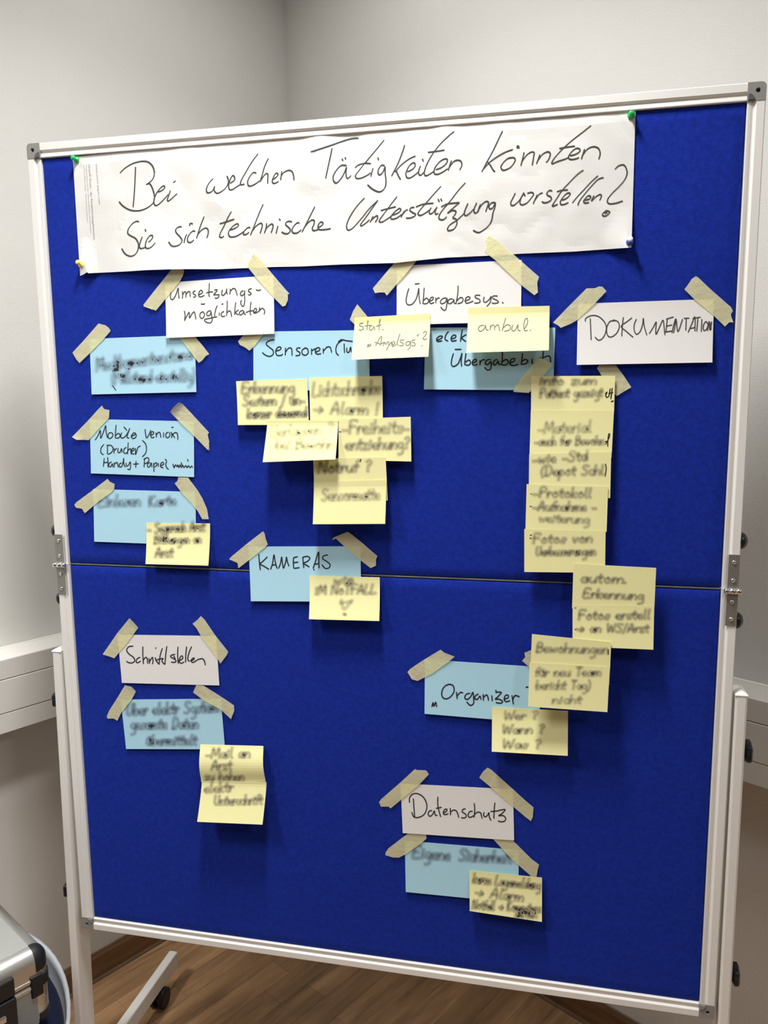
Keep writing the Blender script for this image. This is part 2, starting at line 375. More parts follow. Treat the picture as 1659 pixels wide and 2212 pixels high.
# hinges
def hinge(sx):
    h = empty('hinge', (sx * 0.592, -0.001, zb(0.69))); h.parent = board; h.location = Vector((sx * 0.592, -0.001, zb(0.69))) - WL[board]
    x0, x1 = sorted((sx * 0.5998, sx * 0.5828))
    MB().box((x0, -0.0016, zb(0.6935)), (x1, -0.0001, zb(0.7465)), c=0.0005).build('leaf', M_STEEL, h)
    MB().box((x0, -0.0016, zb(0.7535)), (x1, -0.0001, zb(0.8085)), c=0.0005).build('leaf', M_STEEL, h)
    xs = sx * 0.6035; xe = sx * 0.5795; L = abs(xe - xs); d = (-sx, 0, 0)
    mb = MB(); r = 0.0046
    mb.lathe([(0.003, -0.001), (r, 0), (r, L * .27), (r * .86, L * .28), (r * .86, L * .30), (r, L * .31), (r, L * .69), (r * .86, L * .70), (r * .86, L * .72), (r, L * .73), (r, L), (0.003, L + .0012)], (xs, -0.0035, zb(0.75)), d, 20)
    mb.build('barrel', M_CHROME, h, smooth=True)
    for z in (0.7045, 0.7325, 0.7670, 0.7960):
        mb = MB(); mb.lathe([(0.0036, 0), (0.0034, 0.0009), (0.0022, 0.0019), (0.0012, 0.0021), (0.0009, 0.0010), (0.0002, 0.0008)], (sx * 0.5912, -0.0016, zb(z)), (0, -1, 0), 18); mb.build('screw', M_CHROME, h, smooth=True)
hinge(-1); hinge(1)
# posts with caps, knobs, feet, castors
def post(sx):
    if sx < 0: tops = (-0.6238, -0.6058); bots = (-0.6380, -0.6196)
    else: tops = (0.6048, 0.6236); bots = (0.6075, 0.6265)
    z1, z0 = zb(0.5765), zb(-0.330); y0, y1 = 0.0005, 0.0455; c = 0.0035
    ring = [(0, c), (c * .3, c * .3), (c, 0), (1e9 + -c, 0), (1e9 - c * .3, c * .3), (1e9, c), (1e9, .045), (0, .045)]
    mb = MB()
    def fn(p, t):
        a, b = (tops if t else bots); x = a + p[0] if p[0] < 1 else b + (p[0] - 1e9)
        return (x, y0 + p[1], z1 if t else z0)
    ring = [(0, c), (c * .3, c * .3), (c, 0)] ; w_ = tops[1] - tops[0]
    ring = [(0, c), (c * .3, c * .3), (c, 0), (w_ - c, 0), (w_ - c * .3, c * .3), (w_, c), (w_, .045), (0, .045)]
    mb.prism(ring, lambda p, t: ((tops if t else bots)[0] + p[0], y0 + p[1], z1 if t else z0))
    p = mb.build('post', M_POST, board)
    x0, x1 = tops[0] - .0006, tops[1] + .0006; zc = z1 + 0.0005; xm = (x0 + x1) / 2
    mb = MB(); q = [(x0, y0 - .0006), (x1, y0 - .0006), (x1, y1 + .0006), (x0, y1 + .0006)]
    v = [(a, b, zc) for a, b in q] + [(a, b, zc + 0.003) for a, b in q] + [(xm, y0 + .016, zc + 0.0085), (xm, y1 - .012, zc + 0.0085)]
    mb.add(v, [(3, 2, 1, 0), (0, 1, 5, 4), (1, 2, 6, 5), (2, 3, 7, 6), (3, 0, 4, 7), (4, 5, 8), (5, 6, 9, 8), (6, 7, 9), (7, 4, 8, 9)])
    mb.build('end_cap', M_FRAME, p, bevel=0.001)
    return p
pl = post(-1); pr = post(1)
def star_knob(px, sx, par, r, xface):
    c = ony(px[0], px[1], 0.02); mb = MB(); n = 30; prof_ = [(0.55, -0.001), (0.62, 0.002), (1.0, 0.005), (1.0, 0.011), (0.8, 0.0135), (0.3, 0.0145)]
    v, f = [], []
    for rr, d in prof_:
        for k in range(n):
            a = 2 * math.pi * k / n; q = r * rr * (1 + 0.10 * math.cos(5 * a))
            v.append((xface + sx * d, 0.0215 + q * math.cos(a), c[2] + q * math.sin(a)))
    for i in range(len(prof_) - 1):
        for k in range(n): f.append((i * n + k, i * n + (k + 1) % n, (i + 1) * n + (k + 1) % n, (i + 1) * n + k))
    f += [tuple(range(n)), tuple((len(prof_) - 1) * n + k for k in range(n))]
    mb.add(v, f); mb.build('clamp_knob', M_BLACK, par, smooth=False)
star_knob((113, 1508), -1, pl, 0.0165, -0.6243); star_knob((140.5, 1917), -1, pl, 0.0165, -0.6305)
star_knob((1614, 1624), 1, pr, 0.0178, 0.6243); star_knob((1588, 2105), 1, pr, 0.0178, 0.6255)
for (px, sx) in (((113, 1146), -1), ((125, 1291), -1), ((1604, 1168), 1), ((1596, 1340), 1)):
    c = ony(px[0], px[1], 0.013)
    mb = MB(); R_ = 0.0135
    mb.lathe([(R_ * .95, -0.001)] + [(R_ * math.cos(t * math.pi / 2 / 7), 0.0015 + 0.0105 * math.sin(t * math.pi / 2 / 7)) for t in range(7)] + [(0.001, 0.0121)], (sx * 0.6003, 0.0135, c[2]), (sx, 0, 0), 28)
    mb.build('round_knob', M_BLACK, board, smooth=True)
def foot(sx):
    z0, z1 = zb(-0.362), zb(-0.322)
    xa = (-0.6185, -0.5965) if sx < 0 else (0.5990, 0.6210)
    xb = (-0.6120, -0.5900) if sx < 0 else (0.5990, 0.6210)
    mb = MB(); ya, yb = -0.28, 0.366
    mb.add([(xa[0] + (xa[0] - xb[0]) * .9, ya, z0), (xa[1] + (xa[1] - xb[1]) * .9, ya, z0), (xa[1] + (xa[1] - xb[1]) * .9, ya, z1), (xa[0] + (xa[0] - xb[0]) * .9, ya, z1), (xb[0], yb, z0), (xb[1], yb, z0), (xb[1], yb, z1), (xb[0], yb, z1)],
           [(0, 1, 2, 3), (7, 6, 5, 4), (0, 4, 5, 1), (1, 5, 6, 2), (2, 6, 7, 3), (3, 7, 4, 0)])
    f = mb.build('foot_bar', M_POST, board, bevel=0.003)
    for y in (-0.235, 0.285):
        c = MB(); xm = sx * 0.601 if sx < 0 else 0.61
        for dx in (-0.012, 0.012):
            c.lathe([(0.018, -0.0075), (0.0235, -0.005), (0.0240, 0), (0.0235, 0.005), (0.018, 0.0075)], (xm + dx, y, 0.0242), (1, 0, 0), 24)
        c.lathe([(0.017, -0.006), (0.017, 0.006)], (xm, y, 0.030), (1, 0, 0), 20)
        c.lathe([(0.006, 0), (0.006, 0.016)], (xm, y, 0.0325), (0, 0, 1), 12)
        c.build('castor', M_BLACKM, f, smooth=False)
foot(-1); foot(1)

# ------------------------------------------------------------------ papers on the board
# photo crops in which coordinates were read: origin x, origin y, magnification
CR = {'T': (240, 260, 3.6065), 'U': (640, 260, 3.95), 'V': (1000, 250, 4.1475), 'c': (290, 530, 4.608), 'e': (740, 490, 3.318), 'k': (1180, 580, 3.7705),
      'a': (140, 690, 4.879), 'b': (140, 1020, 4.879), 'n': (490, 690, 3.7705), 'r': (1090, 770, 4.5147), 'm': (480, 1120, 4.3658),
      's': (200, 1310, 4.1475), 'o': (860, 1200, 2.8603), 'd': (800, 1640, 4.1475), 'x': (0, 0, 1)}
def cp(c, pts):
    ox, oy, s = CR[c]; return [(ox + x / s, oy + y / s) for x, y in pts]
def parse(s):
    return [[tuple(float(q) for q in p.split(',')) for p in st.split()] for st in s.split(';') if st.strip()]
class Sheet:
    """a quadrilateral sheet: corners in photo coordinates (tl, tr, br, bl), standing off the felt by h(u, v)"""
    def __init__(s, quad, h):
        s.h = h; q = []
        for (px, uv) in zip(quad, ((0, 0), (1, 0), (1, 1), (0, 1))):
            p = ony(px[0], px[1], YF - h(*uv)); q.append((p[0], p[2]))
        s.q = q
    def xz(s, u, v):
        a, b, c, d = s.q
        return tuple((a[i] * (1 - u) + b[i] * u) * (1 - v) + (d[i] * (1 - u) + c[i] * u) * v for i in (0, 1))
    def P(s, u, v, off=0.0):
        x, z = s.xz(u, v); return (x, YF - s.h(u, v) - off, z)
    def inv(s, x, z):
        u = v = 0.5
        for _ in range(6):
            p = s.xz(u, v); e = 1e-4
            pu = s.xz(u + e, v); pv = s.xz(u, v + e)
            a, b = (pu[0] - p[0]) / e, (pv[0] - p[0]) / e; c, d = (pu[1] - p[1]) / e, (pv[1] - p[1]) / e
            rx, rz = x - p[0], z - p[1]; D = a * d - b * c
            u += (rx * d - b * rz) / D; v += (a * rz - c * rx) / D
        return u, v
    def at(s, px, py, off=0.0004):
        h = s.h(.5, .5)
        for _ in range(4):
            p = ony(px, py, YF - h - off); u, v = s.inv(p[0], p[2]); h = s.h(min(1, max(0, u)), min(1, max(0, v)))
        p = ony(px, py, YF - h - off); return p
class Banner(Sheet):
    TOP = [(157, 339), (240, 330.5), (300, 325.5), (470, 311), (640, 296.5), (1000, 267.5), (1169, 255.5), (1373, 238)]
    BOT = [(173, 596), (181, 592.5), (188, 588), (191, 590.3), (240, 588), (279, 586), (316, 583.4), (362, 581.8), (407, 581.2), (470, 581.6), (535, 579), (590, 576.8), (650, 575.6), (740, 571.2), (854, 568), (909, 562), (966, 556.4), (1000, 555), (1060, 552), (1130, 547.8), (1240, 543.4), (1364, 534.6)]
    def __init__(s, h): s.h = h
    def edge(s, E, u):
        x0, x1 = E[0][0], E[-1][0]; x = x0 + (x1 - x0) * u
        for (a, b) in zip(E, E[1:]):
            if x <= b[0] + 1e-6: t = (x - a[0]) / (b[0] - a[0]); return (x, a[1] + (b[1] - a[1]) * t)
        return E[-1]
    def px(s, u, v):
        a = s.edge(s.TOP, u); b = s.edge(s.BOT, u); return (a[0] + (b[0] - a[0]) * v, a[1] + (b[1] - a[1]) * v)
    def P(s, u, v, off=0.0):
        p = s.px(u, v); return ony(p[0], p[1], YF - s.h(u, v) - off)
    def at(s, px, py, off=0.0004):
        v = 0.5
        for _ in range(5):
            xl = 157 + 16 * v; xr = 1373 - 7 * v; u = min(1, max(0, (px - xl) / (xr - xl)))
            a = s.edge(s.TOP, u)[1]; b = s.edge(s.BOT, u)[1]; v = min(1, max(0, (py - a) / (b - a)))
        return ony(px, py, YF - s.h(u, v) - off)
def sheet_mesh(name, S, m, parent, nx, ny, th, us=None):
    v, f = [], []; us = us or [i / nx for i in range(nx + 1)]; nx = len(us) - 1
    for k in (0, 1):
        for j in range(ny + 1):
            for u in us: v.append(S.P(u, j / ny, -th * k))
    n = (nx + 1) * (ny + 1); W = nx + 1
    for j in range(ny):
        for i in range(nx):
            a = j * W + i; f.append((a, a + W, a + W + 1, a + 1)); f.append((n + a, n + a + 1, n + a + W + 1, n + a + W))
    rim = list(range(W)) + [j * W + nx for j in range(1, ny + 1)] + [ny * W + i for i in range(nx - 1, -1, -1)] + [j * W for j in range(ny - 1, 0, -1)]
    for k in range(len(rim)):
        a, b = rim[k], rim[(k + 1) % len(rim)]; f.append((a, b, n + b, n + a))
    return mk(name, v, f, m, parent, smooth=False)
def catmull(pts, step):
    if len(pts) < 3:
        out = []
        for a, b in zip(pts, pts[1:]):
            n = max(1, int(math.hypot(b[0] - a[0], b[1] - a[1]) / step)); out += [(a[0] + (b[0] - a[0]) * k / n, a[1] + (b[1] - a[1]) * k / n) for k in range(n)]
        return out + [pts[-1]]
    P = [pts[0]] + pts + [pts[-1]]; out = []
    for i in range(1, len(P) - 2):
        a, b, c, d = P[i - 1:i + 3]; n = max(1, int(math.hypot(c[0] - b[0], c[1] - b[1]) / step))
        for k in range(n):
            t = k / n
            out.append(tuple(0.5 * (2 * b[j] + (c[j] - a[j]) * t + (2 * a[j] - 5 * b[j] + 4 * c[j] - d[j]) * t * t + (3 * b[j] - a[j] - 3 * c[j] + d[j]) * t ** 3) for j in (0, 1)))
    return out + [pts[-1]]
def write(S, parent, strokes, width, m, chisel=0.0, off=0.0004, name='handwriting'):
    """strokes: list of (crop, string); one flat ribbon mesh lying on the sheet"""
    v, f = [], []
    for c, s in strokes:
        for st in parse(s):
            st = cp(c, st); q = catmull(st, 1.6); n0 = len(v)
            if len(q) < 2: continue
            if len(q) < 4:                          # dots and ticks: give them the size of the nib
                dx, dy = q[-1][0] - q[0][0], q[-1][1] - q[0][1]; L = math.hypot(dx, dy) or 1; e = width * .35
                q = [(q[0][0] - dx / L * e, q[0][1] - dy / L * e)] + q + [(q[-1][0] + dx / L * e, q[-1][1] + dy / L * e)]
            for i, p in enumerate(q):
                a = q[max(0, i - 1)]; b = q[min(len(q) - 1, i + 1)]; dx, dy = b[0] - a[0], b[1] - a[1]; L = math.hypot(dx, dy) or 1; dx /= L; dy /= L
                wd = width
                if chisel:                              # broad nib: thin on strokes that rise to the right
                    wd *= (1 - chisel) + chisel * abs(dx * 0.78 + dy * 0.62)
                if i in (0, len(q) - 1): wd *= 0.55
                for k in (-1, 1):
                    v.append(S.at(p[0] - dy * wd / 2 * k, p[1] + dx * wd / 2 * k, off))
            for i in range(len(q) - 1):
                a = n0 + 2 * i; f.append((a, a + 1, a + 3, a + 2))
            off += 0.0000012
    return tag(mk(name, v, f, m, parent), kind='stuff')
# single-stroke letters for the smudged lines (baseline 0, x-height 1)
G = {'a': (1, '.9,.9 .4,1 .1,.5 .3,0 .7,.3 .9,.9 .9,0'), 'b': (1, '.1,2 .1,0 .6,0 .9,.5 .6,1 .1,.6'), 'c': (.8, '.8,.9 .3,1 .1,.5 .3,0 .8,.1'), 'd': (1, '.9,.8 .4,1 .1,.5 .4,0 .9,.4;.9,2 .9,0'),
     'e': (.9, '.1,.5 .8,.6 .6,1 .2,.9 .1,.4 .4,0 .8,.1'), 'f': (.7, '.8,2 .4,1.8 .3,0;.1,1 .7,1'), 'g': (1, '.9,.9 .4,1 .1,.5 .4,.1 .9,.5 .9,-.8 .3,-1'), 'h': (1, '.1,2 .1,0;.1,.6 .6,1 .9,.7 .9,0'),
     'i': (.5, '.2,1 .2,0;.2,1.4 .25,1.5'), 'j': (.5, '.4,1 .3,-.8 0,-1'), 'k': (.9, '.1,2 .1,0;.8,1 .15,.5 .8,0'), 'l': (.5, '.2,2 .15,.3 .4,0'), 'm': (1.5, '.1,1 .1,0;.1,.6 .5,1 .7,.7 .7,0;.7,.6 1.1,1 1.4,.7 1.4,0'),
     'n': (1, '.1,1 .1,0;.1,.6 .6,1 .9,.7 .9,0'), 'o': (1, '.5,1 .1,.5 .5,0 .9,.5 .5,1'), 'p': (1, '.1,1 .1,-1;.1,.7 .6,1 .9,.5 .5,0 .1,.3'), 'r': (.7, '.1,1 .1,0;.1,.6 .4,1 .7,.9'), 's': (.8, '.8,.9 .3,1 .2,.6 .7,.4 .6,0 .1,.1'),
     't': (.7, '.3,1.7 .3,.2 .6,0;0,1.1 .7,1.1'), 'u': (1, '.1,1 .1,.3 .4,0 .8,.4;.9,1 .9,0'), 'v': (.9, '.1,1 .4,0 .8,1'), 'w': (1.3, '.1,1 .3,0 .6,.8 .9,0 1.2,1'), 'z': (.9, '.1,1 .8,1 .1,0 .8,0'), 'ö': (1, '.5,1 .1,.5 .5,0 .9,.5 .5,1;.3,1.4 .3,1.5;.7,1.4 .7,1.5'),
     'ü': (1, '.1,1 .1,.3 .4,0 .8,.4;.9,1 .9,0;.3,1.4 .3,1.5;.7,1.4 .7,1.5'), '-': (.9, '.1,.5 .8,.5'), ' ': (.8, ''), '?': (.9, '.1,1.7 .5,2 .8,1.5 .4,.9 .4,.6;.4,0 .45,.1'), '(': (.6, '.5,2.1 .1,1 .4,-.4'), ')': (.6, '.1,2.1 .5,1 .2,-.4'),
     '>': (1.5, '.1,.6 1.3,.6;.9,1.1 1.3,.6 .9,.1'), '!': (.5, '.2,2 .2,.6;.2,0 .2,.1'), '/': (.7, '.1,-.3 .6,2'), '.': (.4, '.1,0 .15,.1'), 'M': (1.6, '.1,0 .3,2 .8,.5 1.3,2 1.5,0'), 'E': (1.2, '1,2 .2,2 .1,0 1,0;.2,1 .8,1'), 'L': (1.1, '.2,2 .1,0 1,.1'),
     'A': (1.4, '.1,0 .7,2 1.2,0;.3,.7 1.1,.7'), 'F': (1.2, '.2,0 .2,2 1.1,2;.2,1.1 .9,1.1'), 'N': (1.4, '.1,0 .2,2 1.1,0 1.2,2'), 'S': (1.2, '1.1,1.8 .5,2 .2,1.5 .9,.7 .7,0 .1,.1'), 'B': (1.2, '.2,0 .2,2 .9,1.8 .8,1.1 .2,1.1;.8,1.1 1.1,.5 .8,0 .2,0'),
     'P': (1.2, '.2,0 .2,2 .9,2 1,1.3 .2,1'), 'D': (1.3, '.2,0 .2,2 .9,1.8 1.1,.9 .7,0 .2,0'), 'K': (1.2, '.2,2 .2,0;1,2 .2,1 1.1,0'), 'W': (1.7, '.1,2 .4,0 .8,1.6 1.2,0 1.6,2'), 'T': (1.2, '.1,2 1.1,2;.6,2 .6,0'), 'U': (1.3, '.2,2 .2,.4 .6,0 1.1,.5 1.1,2')}
def GL(ch): return G.get(ch) or G.get({'V': 'U', 'G': 'S', 'y': 'g', '\u00d6': 'D'}.get(ch, ch.lower()), G['o'])
def smudge(S, parent, lines, width=10.0, a0=0.42):
    """blurred lines of writing: (crop, text, x0, y0, x1, y1, x-height, [strength])"""
    v, f, at = [], [], []; off = 0.0004
    al = [0, .28, .8, 1, .8, .28, 0]; dd = [-1, -.68, -.32, 0, .32, .68, 1]
    for L_ in lines:
        c, text, x0, y0, x1, y1, xh = L_[:7]; al0 = a0 * (L_[7] if len(L_) > 7 else 1.0)
        tot = sum(GL(ch)[0] + .12 for ch in text); D = math.hypot(x1 - x0, y1 - y0); ex = ((x1 - x0) / D, (y1 - y0) / D); ey = (ex[1], -ex[0]); sx = D / tot; cur = 0
        for ch in text:
            w_, s = GL(ch)
            for st in parse(s):
                q = []
                for (gx, gy) in st:
                    X = (cur + gx + .12 * gy) * sx; Y = gy * xh
                    q.append((x0 + ex[0] * X + ey[0] * Y, y0 + ex[1] * X + ey[1] * Y))
                q = catmull(cp(c, q), 3.0)
                if len(q) < 2: continue
                n0 = len(v); off += 0.0000008
                a_ = q[0]; b_ = q[-1]
                for e_, o_ in ((0, 1), (-1, -2)):           # let the stroke fade out beyond its ends
                    dx, dy = q[e_][0] - q[o_][0], q[e_][1] - q[o_][1]; L = math.hypot(dx, dy) or 1
                    p = (q[e_][0] + dx / L * width * .4, q[e_][1] + dy / L * width * .4)
                    if e_ == 0: q2 = [p] + q
                    else: q2 = q2 + [p]
                q = q2
                for i, p in enumerate(q):
                    a = q[max(0, i - 1)]; b = q[min(len(q) - 1, i + 1)]; dx, dy = b[0] - a[0], b[1] - a[1]; L = math.hypot(dx, dy) or 1; dx /= L; dy /= L
                    fe = 0 if i in (0, len(q) - 1) else 1
                    for t, A in zip(dd, al):
                        v.append(S.at(p[0] - dy * width / 2 * t, p[1] + dx * width / 2 * t, off)); at.append(A * al0 * fe)
                for i in range(len(q) - 1):
                    for k in range(6):
                        a = n0 + 7 * i + k; f.append((a, a + 1, a + 8, a + 7))
            cur += w_ + .12
    return tag(mk('smudged_writing', v, f, M_SMUDGE, parent, attr=at), kind='stuff')
def centre(quad, h=0.003):
    x = sum(p[0] for p in quad) / 4; y = sum(p[1] for p in quad) / 4; return ony(x, y, YF - h)

# --- the long banner
def hb(u, v):
    x = 157 + 1216 * u; n = noise.noise(Vector((u * 9, v * 2.2, 1.3))) + .5 * noise.noise(Vector((u * 22, v * 5, 5)))
    e = min(1, v / .06) if v < .5 else 1
    h = 0.0012 + 0.0010 * e + 0.0022 * abs(n) * e
    h += 0.010 * math.exp(-((x - 345) / 85) ** 2) * max(0, (v - .45) / .55) ** 2.2
    h += 0.0035 * math.exp(-((x - 860) / 130) ** 2) * max(0, (v - .5) / .5) ** 2
    h += 0.009 * max(0, 1 - math.hypot((x - 173) / 26, (1 - v) * 3.2)) ** 1.2
    h += 0.009 * max(0, 1 - math.hypot((x - 1366) / 60, (1 - v) * 3)) ** 1.5
    # creases in the paper
    for (x0, v0, x1, v1, a) in ((400, .1, 480, .55, .0016), (690, 0, 660, .3, .002), (760, .1, 740, .45, -.0014), (960, 0, 1010, .6, .0016), (700, .5, 780, .75, -.001), (1080, .1, 1050, .5, .001)):
        dx, dv = x1 - x0, (v1 - v0) * 250; px, pv = x - x0, (v - v0) * 250; L2 = dx * dx + dv * dv; t = max(0, min(1, (px * dx + pv * dv) / L2)); d = math.hypot(px - t * dx, pv - t * dv)
        h += a * max(0, 1 - d / 38) * 1.2
    return h
BN = Banner(hb)
ban = empty('paper_banner', ony(765, 415, YF - .002), 'long white paper banner with the handwritten question in two lines', 'paper banner')
us = sorted(set([i / 120 for i in range(121)] + [max(0, (p[0] - 173) / 1191.0) for p in Banner.BOT]))
sheet_mesh('sheet', BN, M_BANNER, ban, 0, 26, 0.00012, us)
write(BN, ban, [
 ('T', '190,362 187,450 181,560 171,675;68,410 110,370 170,335 240,318 290,325 325,360 337,410 325,455 295,485 272,500;272,500 300,493 322,530 337,590 328,640 290,675 240,698 190,704 140,695 90,665 62,632;'
  '365,558 395,545 418,522 410,509 385,525 355,565 335,610 335,650 352,663 380,645 420,605 445,575;462,545 450,580 438,615 445,628 470,610 500,582 515,570;487,482 500,472;'
  '795,452 765,485 743,530 747,560 765,562 790,548 806,515 803,545 825,567 865,550 900,515 914,472 902,432;925,490 958,468 962,445 948,428 932,450 918,490 918,530 940,540 985,512 1015,495;'
  '1145,258 1095,325 1045,410 1010,475 1012,500 1040,495;1132,412 1110,405 1085,430 1065,470 1068,505 1090,510 1130,490 1155,470;1225,295 1195,360 1175,430 1158,480;1160,478 1190,430 1213,412 1222,428 1220,460 1220,492;'
  '1252,465 1288,440 1300,418 1285,410 1265,440 1255,478 1272,490 1305,475;1330,395 1325,430 1320,465;1324,435 1345,405 1385,388 1410,400 1422,435 1424,465;'
  '217,792 200,785 165,805 135,845 130,880 155,900 190,920 212,960 208,1010 185,1045 150,1058 110,1040 82,998;243,905 228,945 220,980 230,998 265,990;266,850 269,862;'
  '290,950 318,922 322,898 302,898 278,930 266,975 278,997 310,988 345,952;550,828 525,830 503,850 508,875 535,905 552,935 535,965 500,980 470,975 447,945;590,885 575,920 568,955;612,822 613,804 634,803 630,812;'
  '655,865 640,860 615,880 596,915 598,945 620,950 645,930;725,748 700,810 680,870 665,918;673,892 703,855 738,838 756,855 755,885 745,915;937,708 910,755 880,820 850,880 845,905 860,912 880,900;845,805 880,795 960,768;'
  '920,855 960,842 990,822 988,806 968,810 935,838 914,875 925,905 965,905 1005,885 1040,860;1085,835 1065,835 1038,860 1030,885 1050,888 1075,870;1185,652 1150,730 1115,820 1085,893;1100,860 1130,822 1165,800 1178,815 1170,850 1160,880;'
  '1212,800 1206,840 1193,878;1203,850 1225,822 1250,806 1262,820 1255,850 1245,875;1300,820 1292,850 1285,880;1312,768 1316,777;1410,790 1385,785 1362,795 1362,815 1385,835 1396,858 1378,880 1350,880 1328,868;'
  '1468,800 1450,797 1425,820 1408,855 1420,876 1450,875 1482,850'),
 ('U', '122,268 180,250 300,210 420,168 490,152 532,152;305,235 290,310 270,400 250,495;390,325 398,345;415,313 423,332;430,385 385,383 345,420 315,475 320,518 345,532 385,490 412,440 428,400 424,450 435,495 468,468;'
  '750,165 680,250 600,345 540,420 505,470 513,493 550,492 600,470 635,445;500,405 530,380 590,365 638,370;655,405 645,440 635,478;697,320 701,334;755,385 725,383 700,420 698,452 715,463 740,438 757,395 758,450 765,520 757,570 732,600 700,608 650,585 607,548;'
  '925,208 905,270 870,360 835,430 812,475;1018,303 960,330 895,380 840,440;850,425 870,470 890,505;945,438 985,420 1013,390 1008,362 983,368 955,400 935,450 943,485 970,490 1010,465 1045,435;1060,385 1045,425 1045,458 1062,466 1090,440;1077,330 1083,346;'
  '1347,92 1290,140 1220,210 1160,290 1115,370 1092,440 1100,470 1130,462 1180,430;1122,272 1180,265 1265,252;1190,420 1240,400 1280,365 1288,332 1265,328 1225,350 1185,400 1175,445 1195,460 1240,445 1292,410;1325,340 1310,380 1295,428;1305,400 1340,352 1378,338 1405,350 1412,382 1393,422;'
  '158,735 125,800 85,880 48,952;60,925 95,878 130,850 153,855 150,885 136,920 150,940 192,928;185,915 218,895 228,875 208,866 188,890 186,920 205,932 250,930 295,922;'
  '583,660 530,715 475,790 435,870 430,920 450,935 490,910 560,830 620,755 697,680;697,680 650,745 590,830 550,885 555,900 600,870 625,845;655,815 642,845 628,870;640,852 665,825 690,812 692,835 672,870;'
  '860,648 815,705 760,780 715,840 708,862 735,865 790,830 812,812;720,768 770,755 850,735;818,808 865,790 892,765 880,750 850,770 820,800 805,830 820,842 860,830 900,800;922,770 905,800 893,828;905,805 930,770 952,760;'
  '1008,740 978,745 968,765 992,785 1018,800 1005,818 970,832 935,832;1235,560 1180,620 1110,700 1050,770 1038,798 1060,810 1100,790 1132,765;1020,738 1080,715 1170,705;1211,673 1218,690;1234,670 1240,684;'
  '1152,742 1135,770 1138,795 1163,788 1195,745;1203,735 1185,772 1190,800 1212,790;1443,530 1380,600 1310,690 1250,760 1218,812 1222,842 1255,845 1285,820;1235,738 1290,712 1393,700;'
  '1393,700 1340,745 1290,790 1330,768 1362,775 1352,805 1335,830 1362,842 1370,880 1345,925 1300,940 1290,925 1310,890 1370,850 1430,795;1465,705 1445,750 1433,790 1445,812 1480,790 1512,755;1540,700 1520,745 1515,778 1533,788 1560,765;1573,712 1558,745 1545,785;1555,760 1585,715 1620,690 1640,700 1632,730 1615,780'),
 ('V', '290,775 255,780 232,810 240,832 265,825 290,780 285,820 268,870 260,920 240,970 195,1015 140,1045 90,1025;'
  '355,132 315,215 265,320 210,420 168,502;447,300 370,330 300,370 240,415 180,480;220,412 250,450 270,485 288,500;484,292 487,266 494,290;494,290 497,266 503,292;'
  '440,375 400,383 360,420 340,455 350,482 375,485 420,465 455,425 468,392 455,375 420,375 398,385;548,325 535,380 518,447;530,405 570,352 610,325 637,330 632,370 620,443;690,345 675,385 658,430;668,405 710,347 755,322 781,335 775,372 755,408 742,415;'
  '1148,85 1080,140 990,210 920,270 860,330 810,390 797,428 850,408 920,385 950,370;862,293 920,282 1003,270;958,357 1005,345 1042,322 1048,300 1020,290 985,310 955,345 945,375 965,390 1010,385 1040,372;1090,295 1075,340 1060,388;1070,355 1110,302 1160,277 1200,282 1222,305 1228,345 1215,390;'
  '470,690 450,730 428,775 433,800 460,798 500,762 530,715 545,685;545,690 552,712 562,715;548,690 520,735 510,780 530,797 572,780 612,735 632,700 612,685 575,695;665,705 645,750 628,790;645,755 680,705 715,688;'
  '800,672 775,668 752,690 757,710 785,725 792,747 765,770 730,778 705,768;1080,485 1030,520 960,590 890,665 840,740 800,805 830,800 850,790;840,680 880,668 940,662;885,755 925,740 955,712 957,692 930,695 895,730 872,770 880,795 915,790 945,775;'
  '1210,535 1150,590 1080,665 1020,730 978,782;1260,552 1210,570 1150,630 1090,700 1045,760 1028,802;1088,755 1130,745 1145,725 1125,715 1100,735 1080,765 1095,780 1130,775;1175,712 1160,740 1148,766;1155,762 1190,725 1225,705 1240,712 1235,735 1223,758;'
  '1360,480 1390,450 1430,438 1455,455 1470,510 1450,570 1400,630 1340,690 1300,740 1295,775 1320,788 1370,782 1432,762;1312,858 1285,850 1257,870 1250,892 1275,897 1303,880 1315,862 1300,852;1268,878 1280,868 1295,868')],
 3.35, M_INK, chisel=0.5)
# small print down the left edge of the banner
def vtext(txt, a, b, hpx, m):
    cu = bpy.data.curves.new('print', 'FONT'); cu.body = txt; cu.size = 1; cu.space_character = 1.08; cu.resolution_u = 2
    t = bpy.data.objects.new('print', cu); COL.objects.link(t); bpy.context.view_layer.update()
    me = bpy.data.meshes.new_from_object(t); bpy.data.objects.remove(t); bpy.data.curves.remove(cu)
    W_ = max(v.co.x for v in me.vertices); ux, uy = (b[0] - a[0]), (b[1] - a[1]); L = math.hypot(ux, uy); ux /= L; uy /= L
    vs_ = []
    for v in me.vertices:
        d = v.co.x / W_ * L; hgt = v.co.y / 0.72 * hpx
        vs_.append(BN.at(a[0] + ux * d + uy * hgt, a[1] + uy * d - ux * hgt, 0.0004))
    fs = [tuple(p.vertices) for p in me.polygons]; bpy.data.meshes.remove(me)
    return tag(mk('printed_line', vs_, fs, m, ban), kind='stuff')
vtext('www.ursus-paper.com', (206.6, 354), (213.6, 441), 3.6, M_PRINT)
vtext('Ursus\u00ae Green - das Verantwortungsbewusste', (190.6, 355), (201.8, 517), 4.6, M_PRINT)
vtext('Ausgezeichnet mit dem \u00d6sterreichischen Umweltzeichen', (185.2, 356), (195.2, 504), 2.6, M_PRINT)
vtext('und dem Blauen Engel - klimaneutral produziert.', (180.2, 356), (188.2, 481), 2.6, M_PRINT)
